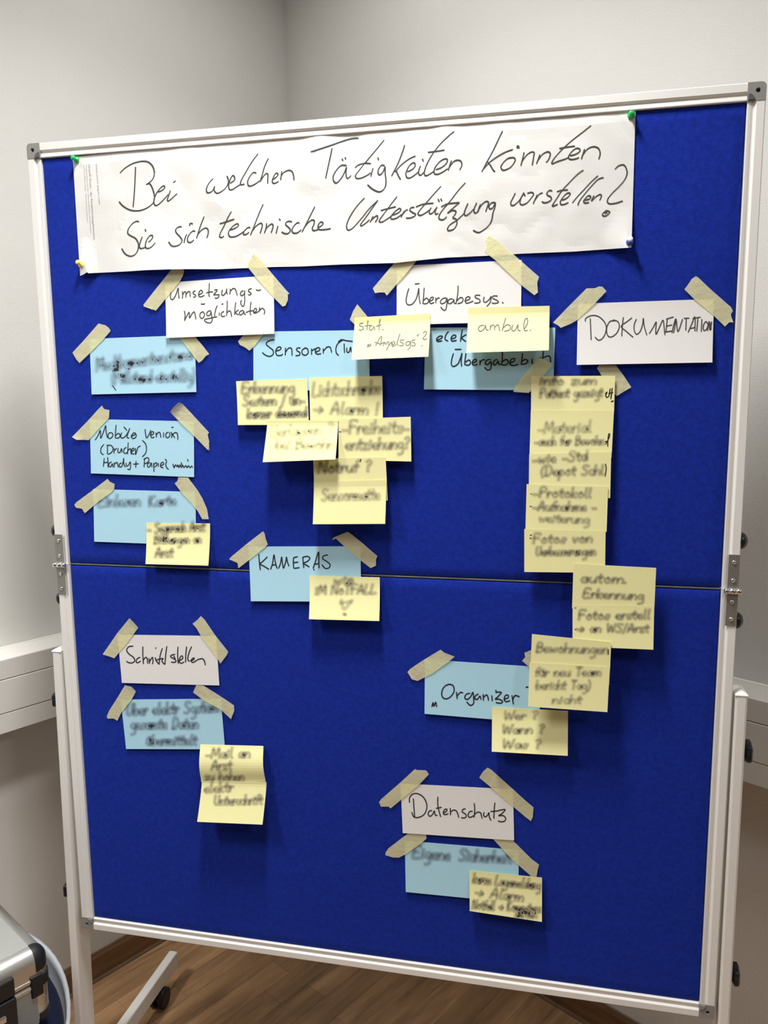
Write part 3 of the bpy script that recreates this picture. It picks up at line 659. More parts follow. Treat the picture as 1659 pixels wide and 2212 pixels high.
# --- push pins
def pin(base, mhead, mcol, label, tilt=(0, 0), L=0.0125, h0=0.0025):
    p = ony(base[0], base[1], YF - h0); e = empty('push_pin', p, label, 'push pin'); ax = Vector((tilt[0], -1, tilt[1]))
    mb = MB(); mb.lathe([(0.0014, -0.001), (0.0050, 0.0004), (0.0056, 0.0014), (0.0048, 0.0028), (0.0026, 0.0038), (0.0022, 0.0050)], p, ax, 24); mb.build('collar', mcol, e, smooth=True)
    mb = MB(); mb.lathe([(0.0022, 0.0050), (0.0026, L * .62), (0.0038, L * .82), (0.0042, L * .9), (0.0040, L), (0.0026, L + 0.0009), (0.0004, L + 0.0011)], p, ax, 24); mb.build('head', mhead, e, smooth=True)
    mb = MB(); mb.lathe([(0.0006, -0.0075), (0.0006, 0.001)], p, ax, 10); mb.build('needle', M_CHROME, e)
pin((165.6, 345.5), M_PG, M_PG, 'green push pin at the left upper corner of the banner', (0.0, 0.05))
pin((1363.4, 249.6), M_PG, M_PG, 'green push pin at the right upper corner of the banner', (-0.02, -0.05), h0=0.003)
pin((176.0, 572.6), M_PY, M_PY, 'yellow push pin at the lower left corner of the banner', (-0.02, 0.3), h0=0.006)
pin((1360.2, 523.4), M_PW, M_PB, 'blue push pin with head highlight painted white, lower right banner corner', (-0.02, 0.25), h0=0.0095)  # highlight on the head put in as white colour

# --- cards and notes
def hfun(ht, hb_, p=1.7, side=0.0, glue=0.0):
    def h(u, v):
        t = max(0.0, (v - glue) / (1 - glue)); return ht + (hb_ - ht) * t ** p + side * (u - .5) * 2 * t
    return h
def paper(kind, quad, h, label, m, group, crisp=None, w=2.4, ink=None, blur=None, bw=10.0, ba=0.42, chisel=0.15):
    S_ = Sheet(quad, h); e = empty(kind, centre(quad, h(.5, .5)), label, 'sticky note' if kind == 'sticky_note' else 'card', group)
    sheet_mesh('sheet', S_, m, e, 8, 14, 0.00028 if kind == 'index_card' else 0.00012)
    if crisp: write(S_, e, crisp, w * 1.1, ink or M_INK2, chisel)
    if blur: smudge(S_, e, blur, bw * 1.3, ba * .78)
    return e
GW, GB, GN = 'white heading cards taped to the board', 'light blue cards taped to the board', 'yellow sticky notes on the board'
paper('index_card', [(192.9, 732), (420, 723.5), (424, 846.8), (197.8, 852)], hfun(.0012, .0035), 'light blue card with two smudged lines, left of and below the Umsetzungsmöglichkeiten card', M_BLUE, GB,
      crisp=[('a', '502,695 520,720 540,748')], w=1.6, blur=[('a', 'Medikamentenstand', 330, 545, 1350, 415, 68), ('a', '(Füllstand einstellig)', 490, 672, 1375, 645, 62)], bw=12, ba=.3)
paper('index_card', [(356.2, 610.7), (590.1, 594.7), (592.7, 721), (359, 730)], hfun(.0012, .0065), 'white card reading Umsetzungsmöglichkeiten under the left half of the banner', M_WHITE, GW, ink=M_INK, w=2.0,
      crisp=[('c', '372,425 362,480 362,525 380,540 405,510 425,460 437,425 440,480 447,528;478,455 482,495 478,530;482,490 500,460 513,462 514,490 514,520;515,490 535,460 552,460 555,480 558,512;610,450 590,460 585,475 600,488 612,500 600,515 585,512;640,490 670,478 680,460 665,445 648,460 640,490 652,512 680,505 700,495;'
       '747,375 745,430 742,490 752,510;715,472 760,462 785,462;795,445 825,440 812,465 790,490 820,490 845,492 840,510 825,525 800,522;880,440 870,470 875,497 895,490 915,460 920,430 920,470 930,485;955,430 955,460 950,487;955,458 980,430 1003,432 1015,460 1025,498;'
       '1090,450 1065,460 1055,485 1070,500 1095,480 1100,450 1098,500 1100,550 1090,600 1076,605 1058,570 1070,542;1170,430 1145,435 1135,455 1150,465 1165,480 1150,492 1130,488;1210,440 1235,448 1262,440;'
       '497,650 505,690 501,750;503,740 530,690 545,665 550,690 550,722 575,680 595,660 605,685 613,735;662,580 685,585 705,578;690,657 660,672 653,705 670,727 692,712 700,685 685,663;765,650 735,655 720,680 730,700 755,690 765,660 770,700 776,735 765,765 735,770 705,755 700,737 740,727 775,720 800,712;'
       '825,598 810,640 800,690 805,715 825,705;848,665 845,702;870,585 885,580;895,655 870,670 865,695 880,708 905,700;925,550 925,610 918,702;922,670 945,650 960,660 965,685 970,712;1010,565 1003,620 998,690;1040,640 1006,668 1040,692;1085,645 1055,655 1045,680 1060,692 1085,670 1090,650 1095,680 1112,688;1162,560 1155,620 1155,680 1165,692;1110,668 1150,652 1187,650;'
       '1187,667 1210,657 1218,635 1205,625 1190,645 1188,670 1210,672 1235,655;1250,612 1245,640 1240,665;1245,650 1270,625 1290,635 1298,660 1290,687')])
paper('index_card', [(193.7, 905.2), (418.3, 910.3), (419.2, 1030.6), (196.4, 1022.5)], hfun(.0012, .003), 'light blue card reading Mobile Version (Drucker) near the left edge of the board', M_BLUE, GB, w=1.9,
      crisp=[('a', '318,1272 340,1240 360,1200 375,1170 378,1250 405,1190 430,1120 435,1180 447,1245;490,1190 463,1200 455,1235 470,1255 497,1240 507,1210 488,1190;540,1110 535,1180 530,1250;533,1228 560,1200 580,1212 572,1245 535,1250;600,1190 588,1235 608,1250 640,1228 668,1185 685,1145 670,1185 655,1240 680,1250;620,1130 640,1152 655,1170;'
       '695,1232 735,1215 742,1195 718,1200 700,1235 720,1255 748,1240 752,1212 738,1205;845,1155 850,1200 862,1248 885,1215 907,1165;895,1217 930,1210 935,1187 915,1182 905,1215 915,1245 945,1237;960,1190 966,1245;966,1215 985,1190 1003,1195 1012,1245;1042,1190 1040,1243;1093,1185 1068,1200 1065,1235 1085,1246 1107,1222 1100,1188;1115,1185 1160,1248;1130,1195 1125,1250;1128,1222 1155,1195 1180,1195 1190,1225 1190,1270;1125,1137 1142,1135;'
       '412,1315 385,1350 378,1395 398,1422 412,1422;450,1330 448,1417;438,1328 480,1325 507,1350 500,1390 470,1415 448,1418;520,1355 518,1412;520,1382 548,1355;562,1355 558,1395 580,1402 597,1360 602,1402;650,1345 625,1365 620,1400 640,1412 662,1393;668,1295 665,1350 660,1422;662,1385 690,1360 697,1400 702,1422;700,1392 730,1375 725,1355 705,1370 705,1410 735,1418;745,1355 745,1422 760,1380 772,1345 800,1333;815,1272 850,1310 860,1360 850,1410 815,1448;'
       '415,1460 410,1510 405,1552;450,1450 455,1500 455,1557;410,1510 457,1503;495,1500 468,1515 463,1545 483,1552 500,1520 507,1557;520,1505 520,1562;523,1525 550,1505 562,1557;600,1510 578,1520 573,1550 598,1550 615,1500 620,1462 622,1520 637,1557;645,1510 650,1545 670,1535 690,1500 692,1550 685,1580 658,1575;750,1490 747,1562;718,1525 780,1520;'
       '840,1470 835,1557;828,1475 870,1455 887,1480 865,1510 838,1520;900,1505 873,1520 873,1550 893,1552 910,1510 917,1557;935,1510 940,1607;938,1530 960,1508 972,1530 945,1557;985,1510 985,1552;1010,1540 1042,1525 1035,1505 1013,1515 1010,1552 1040,1562;1055,1470 1072,1492 1063,1530 1080,1570 1097,1578;'
       '1138,1520 1152,1562 1165,1530 1182,1552 1190,1530 1202,1560 1215,1530 1227,1560 1243,1535 1255,1560 1275,1538 1287,1562 1303,1540 1320,1562 1335,1543 1348,1562;1290,1470 1302,1497;1225,1505 1235,1540')])
paper('index_card', [(201, 1056.5), (422, 1062.6), (423.2, 1178), (203.5, 1170)], hfun(.0012, .0035), 'light blue card with one smudged line, just above the seam at the left', M_BLUE, GB,
      blur=[('b', 'Einlesen', 350, 362, 800, 352, 58), ('b', 'Karte', 880, 360, 1180, 340, 52)], bw=11, ba=.36)
paper('sticky_note', [(315.9, 1129), (453.6, 1130.7), (450, 1221.9), (314.2, 1218.4)], hfun(.0042, .0165, 1.6), 'yellow sticky note at the lower right corner of the lowest blue card above the seam', M_NOTE, GN,
      blur=[('b', '- Gespräch Arzt'.replace('ä', 'a'), 870, 640, 1480, 615, 52), ('b', 'Öffnungen an'.replace('Ö', 'B'), 940, 752, 1440, 742, 45, .9), ('b', 'Arzt', 950, 895, 1145, 890, 50)], bw=9.5)
paper('index_card', [(547, 716.5), (797.6, 713), (798.4, 842.5), (547.3, 844)], hfun(.0012, .004), 'light blue card reading Sensoren under the middle of the banner', M_BLUE, GB, w=2.2,
      crisp=[('n', '385,165 340,175 320,200 345,225 375,250 378,280 350,300 315,290 288,268;398,257 435,245 440,227 417,225 398,255 408,290 440,292 457,280;478,230 475,292;477,268 500,235 525,235 531,270 530,295;600,230 570,235 570,252 595,270 590,290 558,295;642,230 613,250 616,282 640,290 663,270 655,238 632,230;690,235 690,287;690,255 722,235;718,267 755,250 755,232 732,232 720,262 735,282 768,277;785,235 785,277;787,257 815,225 840,225 850,250 853,270;'
       '945,165 905,195 888,235 893,275 912,292;905,187 930,165 975,172 1025,178;955,195 958,272;977,230 977,262 995,265 1008,225 1012,265')])
paper('index_card', [(918.7, 707.6), (1199.6, 707.6), (1195, 843.2), (915.7, 841.1)], hfun(.0012, .0045), 'light blue card reading elek. Übergabebuch below the Übergabesys. card', M_BLUE, GB, w=2.4,
      crisp=[('e', '670,813 705,800 716,785 697,782 675,800 680,820 715,816;760,748 740,775 735,805 757,818;775,803 805,795 812,780 795,775 778,795 785,818 818,812;858,735 850,780 845,822;888,770 855,795 885,822;803,878 852,877;795,905 782,950 780,985 795,1000 827,980 848,930 855,905 850,960 853,1000;885,905 878,950 875,990;880,970 905,953 917,970 905,990 880,988;928,977 955,965 957,950 937,955 928,980 945,992 968,985;985,955 985,992;985,972 1005,952 1022,955;'
       '1065,950 1035,955 1022,980 1040,988 1062,965 1065,990 1060,1020 1035,1025 1018,1005;1110,950 1085,960 1080,985 1095,990 1115,962 1120,985 1138,985;1145,895 1145,945 1140,992;1142,970 1170,950 1187,965 1175,988 1145,992;1198,977 1230,962 1232,945 1210,950 1198,980 1220,995 1260,985;1290,905 1285,950 1280,987;1285,965 1310,950 1327,962 1315,980 1283,987;1362,945 1358,972 1375,980 1400,950 1420,935;1440,890 1433,950;1433,940 1475,925 1490,942 1490,972')])
paper('index_card', [(856.9, 574.4), (1126.7, 561.7), (1125.2, 695), (856.6, 701.9)], hfun(.0012, .0062), 'white card reading Übergabesys. below the middle of the banner', M_WHITE, GW, ink=M_INK, w=2.1,
      crisp=[('e', '517,410 552,405;475,440 463,480 455,530 465,555 495,555 525,520 540,470 546,440 548,500 557,553;585,435 580,500 575,552;578,530 600,510 617,527 605,548 578,550;623,532 645,522 650,505 635,505 622,530 632,549 657,540;667,505 668,547;668,527 685,508 697,512;747,510 720,512 700,535 710,550 735,540 750,513 746,560 740,590 725,597 702,573;790,515 763,520 755,542 770,550 790,535 797,518 800,545 818,548;'
       '828,420 825,480 813,547;818,530 845,505 863,515 855,540 823,550;873,532 905,520 913,505 895,500 880,520 885,546 915,540 938,530;987,490 955,490 950,505 980,520 985,538 960,546 943,545;1015,500 1010,530 1025,540 1050,520 1065,498 1057,540 1032,572;1112,495 1080,495 1075,510 1105,525 1117,540 1090,548 1068,545;1144,540 1151,546')])
paper('index_card', [(1248.4, 656.1), (1542.6, 645.8), (1538.8, 782.9), (1245.8, 788.2)], hfun(.0012, .0085), 'white card reading DOKUMENTATION at the upper right of the board', M_WHITE, GW, ink=M_INK, w=2.1,
      crisp=[('k', '358,405 362,500 366,582;318,432 322,405 370,382 425,390 470,430 488,475 480,530 455,570 425,583 396,557;560,425 520,430 495,470 492,520 510,555 545,550 580,515 595,465 580,430 540,418;628,395 620,460 614,552;698,400 660,430 610,470 650,510 708,560;735,410 718,450 716,500 735,535 765,510 785,450 790,405 798,470 819,543;838,530 870,480 895,435 892,490 895,535 925,470 950,420 958,460 966,542;'
       '985,410 980,460 974,522;975,412 1038,393;975,470 1025,458;958,518 1022,508;1055,405 1048,470 1035,525;1022,525 1055,410 1072,512 1110,410;1120,405 1165,403;1140,408 1136,505;1155,520 1185,450 1210,393 1210,512;1172,490 1210,478;1190,407 1257,395;1235,405 1225,512;1267,410 1262,517;1300,428 1280,460 1280,500 1300,500 1317,460 1302,428;1313,507 1327,430 1335,500 1347,430;1330,440 1330,500;1340,440 1342,500')])
paper('sticky_note', [(765.6, 685.9), (929.3, 676.9), (925.4, 770.3), (759.6, 777.2)], hfun(.0065, .031, 1.1, 0, .17), 'yellow sticky note with pale grey writing stat. between the Sensoren and Übergabesys. cards', M_NOTE, GN, ink=M_PENCIL, w=1.9,
      crisp=[('e', '150,690 125,695 122,708 145,715 150,730 130,740 115,738;182,670 178,700 175,740;158,712 202,703;215,705 195,715 193,735 210,737 225,713 230,742;270,660 262,700 260,742;240,714 277,700;286,737 292,734;175,866 185,840 188,862 198,838 203,860;235,855 262,805 280,785 275,830 268,852;228,825 270,838 300,825;290,855 302,825 310,842 327,820 330,850;350,820 335,845 312,885;340,835 357,830 350,850;355,848 375,832 367,820 352,835 360,857 385,840;412,765 400,800 390,838 402,850;'
       '442,810 415,812 415,825 435,835 430,850 405,850;482,820 458,825 455,846 475,847 488,820 485,860 465,882;522,810 500,812 500,825 520,835 515,852 493,850;530,775 538,782 542,770 550,770;575,762 592,748 602,757 588,785 575,800 588,808 605,798;565,852 570,852')])
paper('sticky_note', [(1011.2, 664.2), (1187.3, 660.6), (1185.4, 756.7), (1007.6, 761.8)], hfun(.0072, .031, 1.1, 0, .17), 'yellow sticky note with pale grey word ambul. over the Übergabesys. card', M_NOTE, GN, ink=M_PENCIL, w=2.0,
      crisp=[('e', '1015,705 985,710 973,735 990,748 1015,730 1024,705 1030,737 1047,740;1060,700 1058,742;1060,720 1080,700 1088,718 1090,742;1090,720 1110,700 1120,715 1127,747;1170,650 1155,700 1143,747;1150,725 1180,700 1202,712 1195,738 1158,748;1220,700 1212,737 1232,745 1250,715 1257,700 1258,740 1277,742;1300,735 1325,690 1323,655 1308,665 1298,710 1305,742 1328,740;1343,740 1348,742')])
paper('sticky_note', [(509.9, 823.4), (662.9, 818.1), (667, 917.5), (513.9, 918.1)], hfun(.0055, .011, 1.6), 'yellow sticky note, upper left one of the cluster under the Sensoren card', M_NOTE, GN,
      blur=[('n', 'Erkennung', 120, 600, 555, 592, 44), ('n', 'Gestern / un-', 130, 702, 640, 690, 40), ('n', 'kurzer dauernd', 165, 803, 650, 790, 38, 1.1)])
paper('sticky_note', [(667.7, 816), (825.5, 812), (827, 908), (670, 911)], hfun(.0055, .010, 1.6), 'yellow sticky note, upper right one of the cluster under the Sensoren card', M_NOTE, GN,
      blur=[('n', 'Lichtschranke', 695, 625, 1255, 605, 55), ('n', '> Alarm !', 700, 765, 1240, 775, 48)], ba=.36)
paper('sticky_note', [(731.3, 905.4), (887, 900.3), (888.4, 996.9), (731, 993)], hfun(.0105, .0155, 1.5), 'yellow sticky note at the right of the cluster, sticking out beside its neighbours', M_NOTE, GN,
      crisp=[('n', '915,913 930,915')], w=1.3, blur=[('n', '-Freiheits-', 935, 930, 1490, 922, 52, .9), ('n', 'entziehung?', 965, 1060, 1490, 1050, 46)])
paper('sticky_note', [(676.4, 991), (832.9, 987.6), (837.4, 1081.2), (679.6, 1082.5)], hfun(.0160, .0185, 1.5), 'yellow sticky note mostly hidden, second from the bottom of the cluster', M_NOTE, GN,
      crisp=[('n', '1082,1160 1095,1135')], w=1.5, blur=[('n', 'Notruf ?', 740, 1250, 1180, 1235, 45)])
paper('sticky_note', [(577, 908), (730, 908), (724.7, 992.3), (567.4, 998.4)], hfun(.0115, .036, 1.05, 0, .12), 'pale bright sticky note curling outward at the left of the cluster', M_NOTE, GN,
      blur=[('n', 'Verlassen ?', 350, 960, 870, 925, 44, .62), ('n', 'bei Bewohn', 395, 1055, 870, 1050, 40, .7)])
paper('sticky_note', [(677.8, 1039.6), (834.3, 1036.9), (832.1, 1131.6), (675.7, 1132.4)], hfun(.0190, .029, 1.15, 0, .15), 'yellow sticky note with one smudged word, lowest of the cluster above the KAMERAS card', M_NOTE, GN,
      blur=[('n', 'Sensormatte', 770, 1475, 1250, 1465, 46)], ba=.33)
# the column of notes at the right
paper('sticky_note', [(1147.6, 812.5), (1328.8, 811.6), (1326.3, 894), (1147, 894)], hfun(.0065, .008), 'yellow sticky note, topmost of the tall column below the DOKUMENTATION card', M_NOTE, GN,
      crisp=[('r', '980,365 1000,345 985,380 1000,400 1010,390;1030,310 1015,395;1050,305 1035,415;1012,360 1058,350;1040,440 1060,432')], w=2.2, blur=[('r', 'info zum', 335, 275, 900, 270, 42), ('r', 'Patient gezeigt', 340, 400, 960, 385, 42)], bw=9.5)
paper('sticky_note', [(1146.7, 886.3), (1326.3, 886.7), (1321, 988.2), (1143.8, 985)], hfun(.0085, .0115), 'yellow sticky note, second from the top of the tall column', M_NOTE, GN,
      crisp=[('r', '980,835 995,825 992,850 980,855;1000,830 1025,770 1018,750 1008,800 1005,880')], w=1.9, blur=[('r', '-Material', 320, 750, 850, 735, 55, .75), ('r', '-auch für Bewohn'.replace('ü', 'u'), 290, 865, 975, 858, 42, .9)], bw=9.5)
paper('sticky_note', [(1143.2, 980.4), (1320.4, 976), (1318, 1076), (1142, 1072)], hfun(.0118, .0135), 'yellow sticky note in the middle of the tall column', M_NOTE, GN,
      crisp=[('r', '985,1045 990,1100 978,1170')], w=2.0, blur=[('r', '-wie -Std', 270, 1045, 810, 1010, 48), ('r', '(Depot Schl', 350, 1160, 970, 1150, 46)], bw=9.5)
paper('sticky_note', [(1137.6, 1045.8), (1313.7, 1051.3), (1310.4, 1148.8), (1135, 1144.3)], hfun(.0145, .0165), 'yellow sticky note, second from the bottom of the tall column, shifted left', M_NOTE, GN,
      crisp=[('r', '252,1340 262,1340;245,1460 262,1462')], w=1.4, blur=[('r', '-Protokoll', 270, 1370, 850, 1375, 46), ('r', '-Aufnahme -', 270, 1500, 900, 1505, 44), ('r', 'weiterung', 330, 1610, 830, 1625, 40, .85)], bw=9.5)
paper('sticky_note', [(1132.5, 1142.6), (1308.2, 1147.7), (1307, 1237.4), (1132.5, 1235.6)], hfun(.0175, .0195), 'yellow sticky note, lowest of the tall column, just above the seam', M_NOTE, GN,
      crisp=[('r', '248,1745 262,1738;245,1770 262,1775')], w=1.6, blur=[('r', 'Fotos von', 270, 1820, 860, 1810, 44), ('r', 'Verbesserungen', 300, 1940, 890, 1935, 42)], bw=9.5)
paper('sticky_note', [(1238.8, 1217.4), (1417.4, 1226.7), (1413.5, 1314), (1235.8, 1313.6)], hfun(.0205, .0215), 'yellow sticky note crossing the seam at the right, darkest writing', M_NOTE, GN,
      blur=[('o', 'autom.', 1125, 165, 1420, 170, 30, 1.1), ('o', 'Erkennung', 1140, 258, 1520, 272, 27, 1.1)], bw=9)
paper('sticky_note', [(1236.9, 1306.6), (1413.4, 1307.7), (1411.3, 1403.5), (1236.9, 1396)], hfun(.0220, .027, 1.5), 'yellow sticky note directly below the seam at the right', M_NOTE, GN,
      crisp=[('o', '1092,324 1099,322;1092,458 1100,453')], w=1.4, blur=[('o', 'Fotos erstell', 1110, 395, 1560, 390, 28, 1.1), ('o', '> an WS/Arzt', 1100, 472, 1550, 472, 25, 1.05)], bw=9)
paper('sticky_note', [(1149.1, 1369.6), (1320.4, 1387), (1316.2, 1480.4), (1145, 1466)], hfun(.0285, .0305), 'yellow sticky note above and left, partly covering the one below the seam', M_NOTE, GN,
      crisp=[('o', '1297,578 1299,612')], w=1.6, blur=[('o', 'Bewohnungen', 850, 595, 1300, 605, 28)], bw=9)
paper('sticky_note', [(1143.9, 1430.7), (1317.3, 1441), (1312, 1538.4), (1140.7, 1526.2)], hfun(.0315, .037, 1.4), 'yellow sticky note with three smudged lines beside the Organizer card', M_NOTE, GN,
      blur=[('o', 'für neu Team', 845, 745, 1255, 742, 26), ('o', 'bericht Tag)', 850, 825, 1190, 825, 26), ('o', 'nicht', 950, 912, 1135, 912, 24)], bw=9, ba=.38)
# lower half
paper('index_card', [(917.7, 1424.4), (1166, 1441), (1166, 1562.5), (917, 1541.9)], hfun(.0012, .0045), 'light blue card reading Organizer in quotation marks', M_BLUE, GB, w=2.5,
      crisp=[('o', '300,797 275,825 270,865 290,885 320,875 345,840 340,805 315,795 298,803;360,842 365,887;365,867 385,845 402,850;445,850 420,858 412,880 430,888 450,868 462,845 467,890 465,915 445,925 423,903;497,855 478,865 475,885 490,888 505,868 512,890;525,855 527,897;528,877 545,860 555,875 558,897;578,863 582,900;600,845 637,845 618,870 600,887 622,887 645,900 635,912 603,908;602,833 606,836;653,887 680,878 678,862 662,865 655,890 670,903 692,895;703,862 712,920;708,892 722,865 750,873;'
       '208,935 216,908 218,932;222,932 232,906 238,936;790,813 803,812')])
paper('sticky_note', [(1062.8, 1526.9), (1227.1, 1535.6), (1226.4, 1632.8), (1062.1, 1623.7)], hfun(.0062, .0205, 1.6), 'yellow sticky note with three short smudged questions under the Organizer card', M_NOTE, GN,
      blur=[('o', 'Wer ?', 650, 1013, 865, 1010, 25, .9), ('o', 'Wann ?', 640, 1100, 905, 1098, 27), ('o', 'Was ?', 640, 1190, 885, 1192, 27)], bw=9)
paper('index_card', [(536.8, 1180.7), (778.5, 1180), (780, 1299.8), (541.8, 1298.7)], hfun(.0012, .0055), 'light blue card reading KAMERAS across the seam', M_BLUE, GB, w=2.3,
      crisp=[('m', '345,335 350,410 360,487;427,360 375,410 353,427 395,450 442,480;456,480 475,420 488,343 500,410 518,474;463,440 512,435;530,472 550,420 560,363 568,420 578,467 600,400 605,363 615,410 630,450;672,370 670,420 675,470;670,370 712,358;670,417 718,410;675,470 730,462;760,370 765,430 770,467;753,368 800,356 827,375 800,405 763,422 795,440 822,457;856,472 880,400 908,316 910,400 913,470;863,432 913,425;997,343 955,353 948,380 985,405 1017,435 1005,465 970,469 938,433;863,480 867,485')])
paper('sticky_note', [(668.5, 1243.7), (820.1, 1247), (819.2, 1341.5), (667.4, 1337.6)], hfun(.0062, .0215, 1.6), 'yellow sticky note with a smudged question mark on the KAMERAS card', M_NOTE, GN,
      blur=[('m', 'wie', 1050, 620, 1245, 605, 40), ('m', 'iM NoTfALL'.replace('f', 'F').replace('o', 'o'), 875, 715, 1455, 705, 42), ('m', 'v', 1090, 855, 1240, 855, 85, .8), ('m', '-', 1090, 820, 1240, 800, 40, .8), ('m', '.', 1148, 905, 1175, 905, 30, 1.8)], bw=10, ba=.4)
paper('index_card', [(253.5, 1371), (466.4, 1373.9), (473.7, 1480.7), (263.2, 1475.2)], hfun(.0012, .003), 'white card reading Schnittstellen in the lower left of the board', M_WHITE, GW, w=2.2,
      crisp=[('s', '365,355 325,360 305,390 325,425 365,455 378,485 355,505 320,502 302,488;428,455 402,465 390,490 400,505 432,488;450,358 450,430 455,517;455,480 475,455 490,470 493,512;505,462 510,514;512,492 535,455 541,490 535,517;560,455 572,490 600,520;565,370 567,376;625,373 605,440 595,515;665,355 655,430 648,520;570,480 630,465 620,490 648,520;740,428 706,436 698,450 726,467 748,487 736,500 702,498;'
       '765,360 762,430 767,512;725,440 742,470;775,487 807,465 802,442 787,450 775,490 795,509 820,495;842,358 835,430 833,502;887,358 865,410 852,470 868,492;872,488 905,475 912,462 893,465 885,488 898,502 935,480;935,480 960,470 985,468 1002,490 1010,527')])
paper('index_card', [(260.3, 1511.3), (476.6, 1509.6), (486, 1618.6), (272.3, 1617.9)], hfun(.0012, .0035), 'light blue card with three smudged lines below the Schnittstellen card', M_BLUE, GB,
      blur=[('s', 'Über elektr System'.replace('Ü', 'Ü'.replace('Ü', 'U')), 300, 975, 1125, 945, 50), ('s', 'gesamte Daten', 340, 1098, 950, 1092, 48), ('s', 'übermittelt', 480, 1240, 935, 1238, 44)], bw=10)
paper('sticky_note', [(432.7, 1607.8), (568.9, 1611.4), (573.7, 1688.5), (435, 1690.5)], lambda u, v: .0055 + .009 * v + .007 * math.sin(math.pi * v) ** 1.3, 'bent yellow sticky note at the corner of the blue card in the lower left', M_NOTE, GN,
      blur=[('s', '-Mail an', 1010, 1360, 1415, 1352, 44), ('s', 'Arzt', 1060, 1462, 1250, 1460, 42), ('s', 'zu hohen', 1000, 1560, 1360, 1558, 38)], bw=9)
paper('sticky_note', [(435.8, 1686), (575.4, 1689.3), (567, 1781.4), (425.9, 1775.3)], hfun(.0150, .036, 1.2, 0, .08), 'yellow sticky note lifting off the board, lowest one at the left', M_NOTE, GN,
      blur=[('s', 'elektr', 1000, 1670, 1265, 1655, 44), ('s', 'Unterschrift', 1085, 1780, 1525, 1770, 42)], bw=9)
paper('index_card', [(865.1, 1692.6), (1108.1, 1705.1), (1110.6, 1815.5), (869.9, 1799.6)], hfun(.0012, .004), 'white card reading Datenschutz near the bottom of the board', M_WHITE, GW, w=2.2,
      crisp=[('d', '385,350 390,430 398,523;352,390 350,350 375,315 420,307 470,335 500,385 505,440 480,495 430,521 390,515 370,473;555,460 530,463 517,490 535,511 560,490 573,462 582,500 603,502;605,336 605,420 630,517;585,440 640,430;650,482 682,465 686,447 665,450 653,480 665,496 700,487;715,435 718,502;720,472 745,455 770,463 785,495 792,524;855,443 828,450 823,470 850,490 860,510 840,526 813,522;'
       '917,465 890,470 875,500 890,521 930,503;930,393 935,450 928,522;932,497 955,475 985,478 995,505 1002,532;1020,473 1013,500 1030,516 1050,500 1062,478 1065,515 1082,550;1115,388 1110,450 1106,532;1075,468 1150,462;1143,460 1207,450 1180,485 1150,505 1190,505 1213,530 1200,555 1160,559 1143,549')])
paper('index_card', [(874.3, 1816), (1120.7, 1836.5), (1119.5, 1951), (876.4, 1926.9)], hfun(.0012, .0045), 'light blue card with one smudged line below the Datenschutz card', M_BLUE, GB,
      blur=[('d', 'Eigene', 375, 880, 720, 905, 52), ('d', 'Sicherheit', 790, 905, 1270, 930, 50)], bw=11)
paper('sticky_note', [(1014.1, 1880.6), (1170.8, 1895.6), (1170.6, 1991.5), (1014.6, 1967.9)], hfun(.0060, .0165, 1.6), 'yellow sticky note at the bottom of the board on the lowest blue card', M_NOTE, GN,
      blur=[('d', 'kurze Lagemeldung', 915, 1105, 1525, 1165, 42), ('d', '> Alarm', 930, 1225, 1375, 1275, 46), ('d', 'Notfall > Kompetenz', 910, 1340, 1535, 1372, 40), ('d', 'zeiten', 1290, 1412, 1495, 1424, 30, .9)], bw=9)

# --- strips of masking tape
def tape(c, s, label, h=0.0028, ends=0.0012, sub=True):
    pts = cp(c, parse(s)[0]); cx = sum(p[0] for p in pts) / len(pts); cy = sum(p[1] for p in pts) / len(pts)
    # strip axis by principal direction
    sxx = sum((p[0] - cx) ** 2 for p in pts); syy = sum((p[1] - cy) ** 2 for p in pts); sxy = sum((p[0] - cx) * (p[1] - cy) for p in pts)
    an = 0.5 * math.atan2(2 * sxy, sxx - syy); ax = (math.cos(an), math.sin(an)); L = max(abs((p[0] - cx) * ax[0] + (p[1] - cy) * ax[1]) for p in pts)
    e0, e1 = random.uniform(-.2, 1.6), random.uniform(-.2, 1.6); sd = random.random() * 50
    bm = bmesh.new(); vs_ = [bm.verts.new((p[0], p[1], 0)) for p in pts]; bm.faces.new(vs_)
    bmesh.ops.triangulate(bm, faces=bm.faces[:])
    for k in range(-6, 7):                         # cross cuts so that the strip can bend
        t = k / 6.5 * L; bmesh.ops.bisect_plane(bm, geom=bm.verts[:] + bm.edges[:] + bm.faces[:], plane_co=(cx + ax[0] * t, cy + ax[1] * t, 0), plane_no=(ax[0], ax[1], 0))
    for k in (-1, 0, 1):
        t = k * L * .16; bmesh.ops.bisect_plane(bm, geom=bm.verts[:] + bm.edges[:] + bm.faces[:], plane_co=(cx - ax[1] * t, cy + ax[0] * t, 0), plane_no=(-ax[1], ax[0], 0))
    bm.verts.index_update(); out = []
    for q in bm.verts:
        t = ((q.co.x - cx) * ax[0] + (q.co.y - cy) * ax[1]) / L; r = max(0, abs(t) - .72) / .28
        lift = h + r ** 1.6 * (e0 if t < 0 else e1) * ends + 0.0003 * noise.noise(Vector((q.co.x * .08, q.co.y * .08, sd)))
        out.append(ony(q.co.x, q.co.y, YF - lift))
    f = [tuple(v.index for v in p.verts) for p in bm.faces]; bm.free()
    o = mk('masking_tape', out, f, M_TAPE, None, smooth=True)
    return tag(o, label, 'tape', 'strips of masking tape on the board')
LFT, RGT = 'at the left upper corner of the ', 'at the right upper corner of the '
MT = 'masking tape strip '
tape('c', '370,240 420,230 480,233 497,255 485,300 458,352 400,425 215,650 190,635 165,615 95,608 92,590 190,465', MT + LFT + 'Umsetzungsmöglichkeiten card')
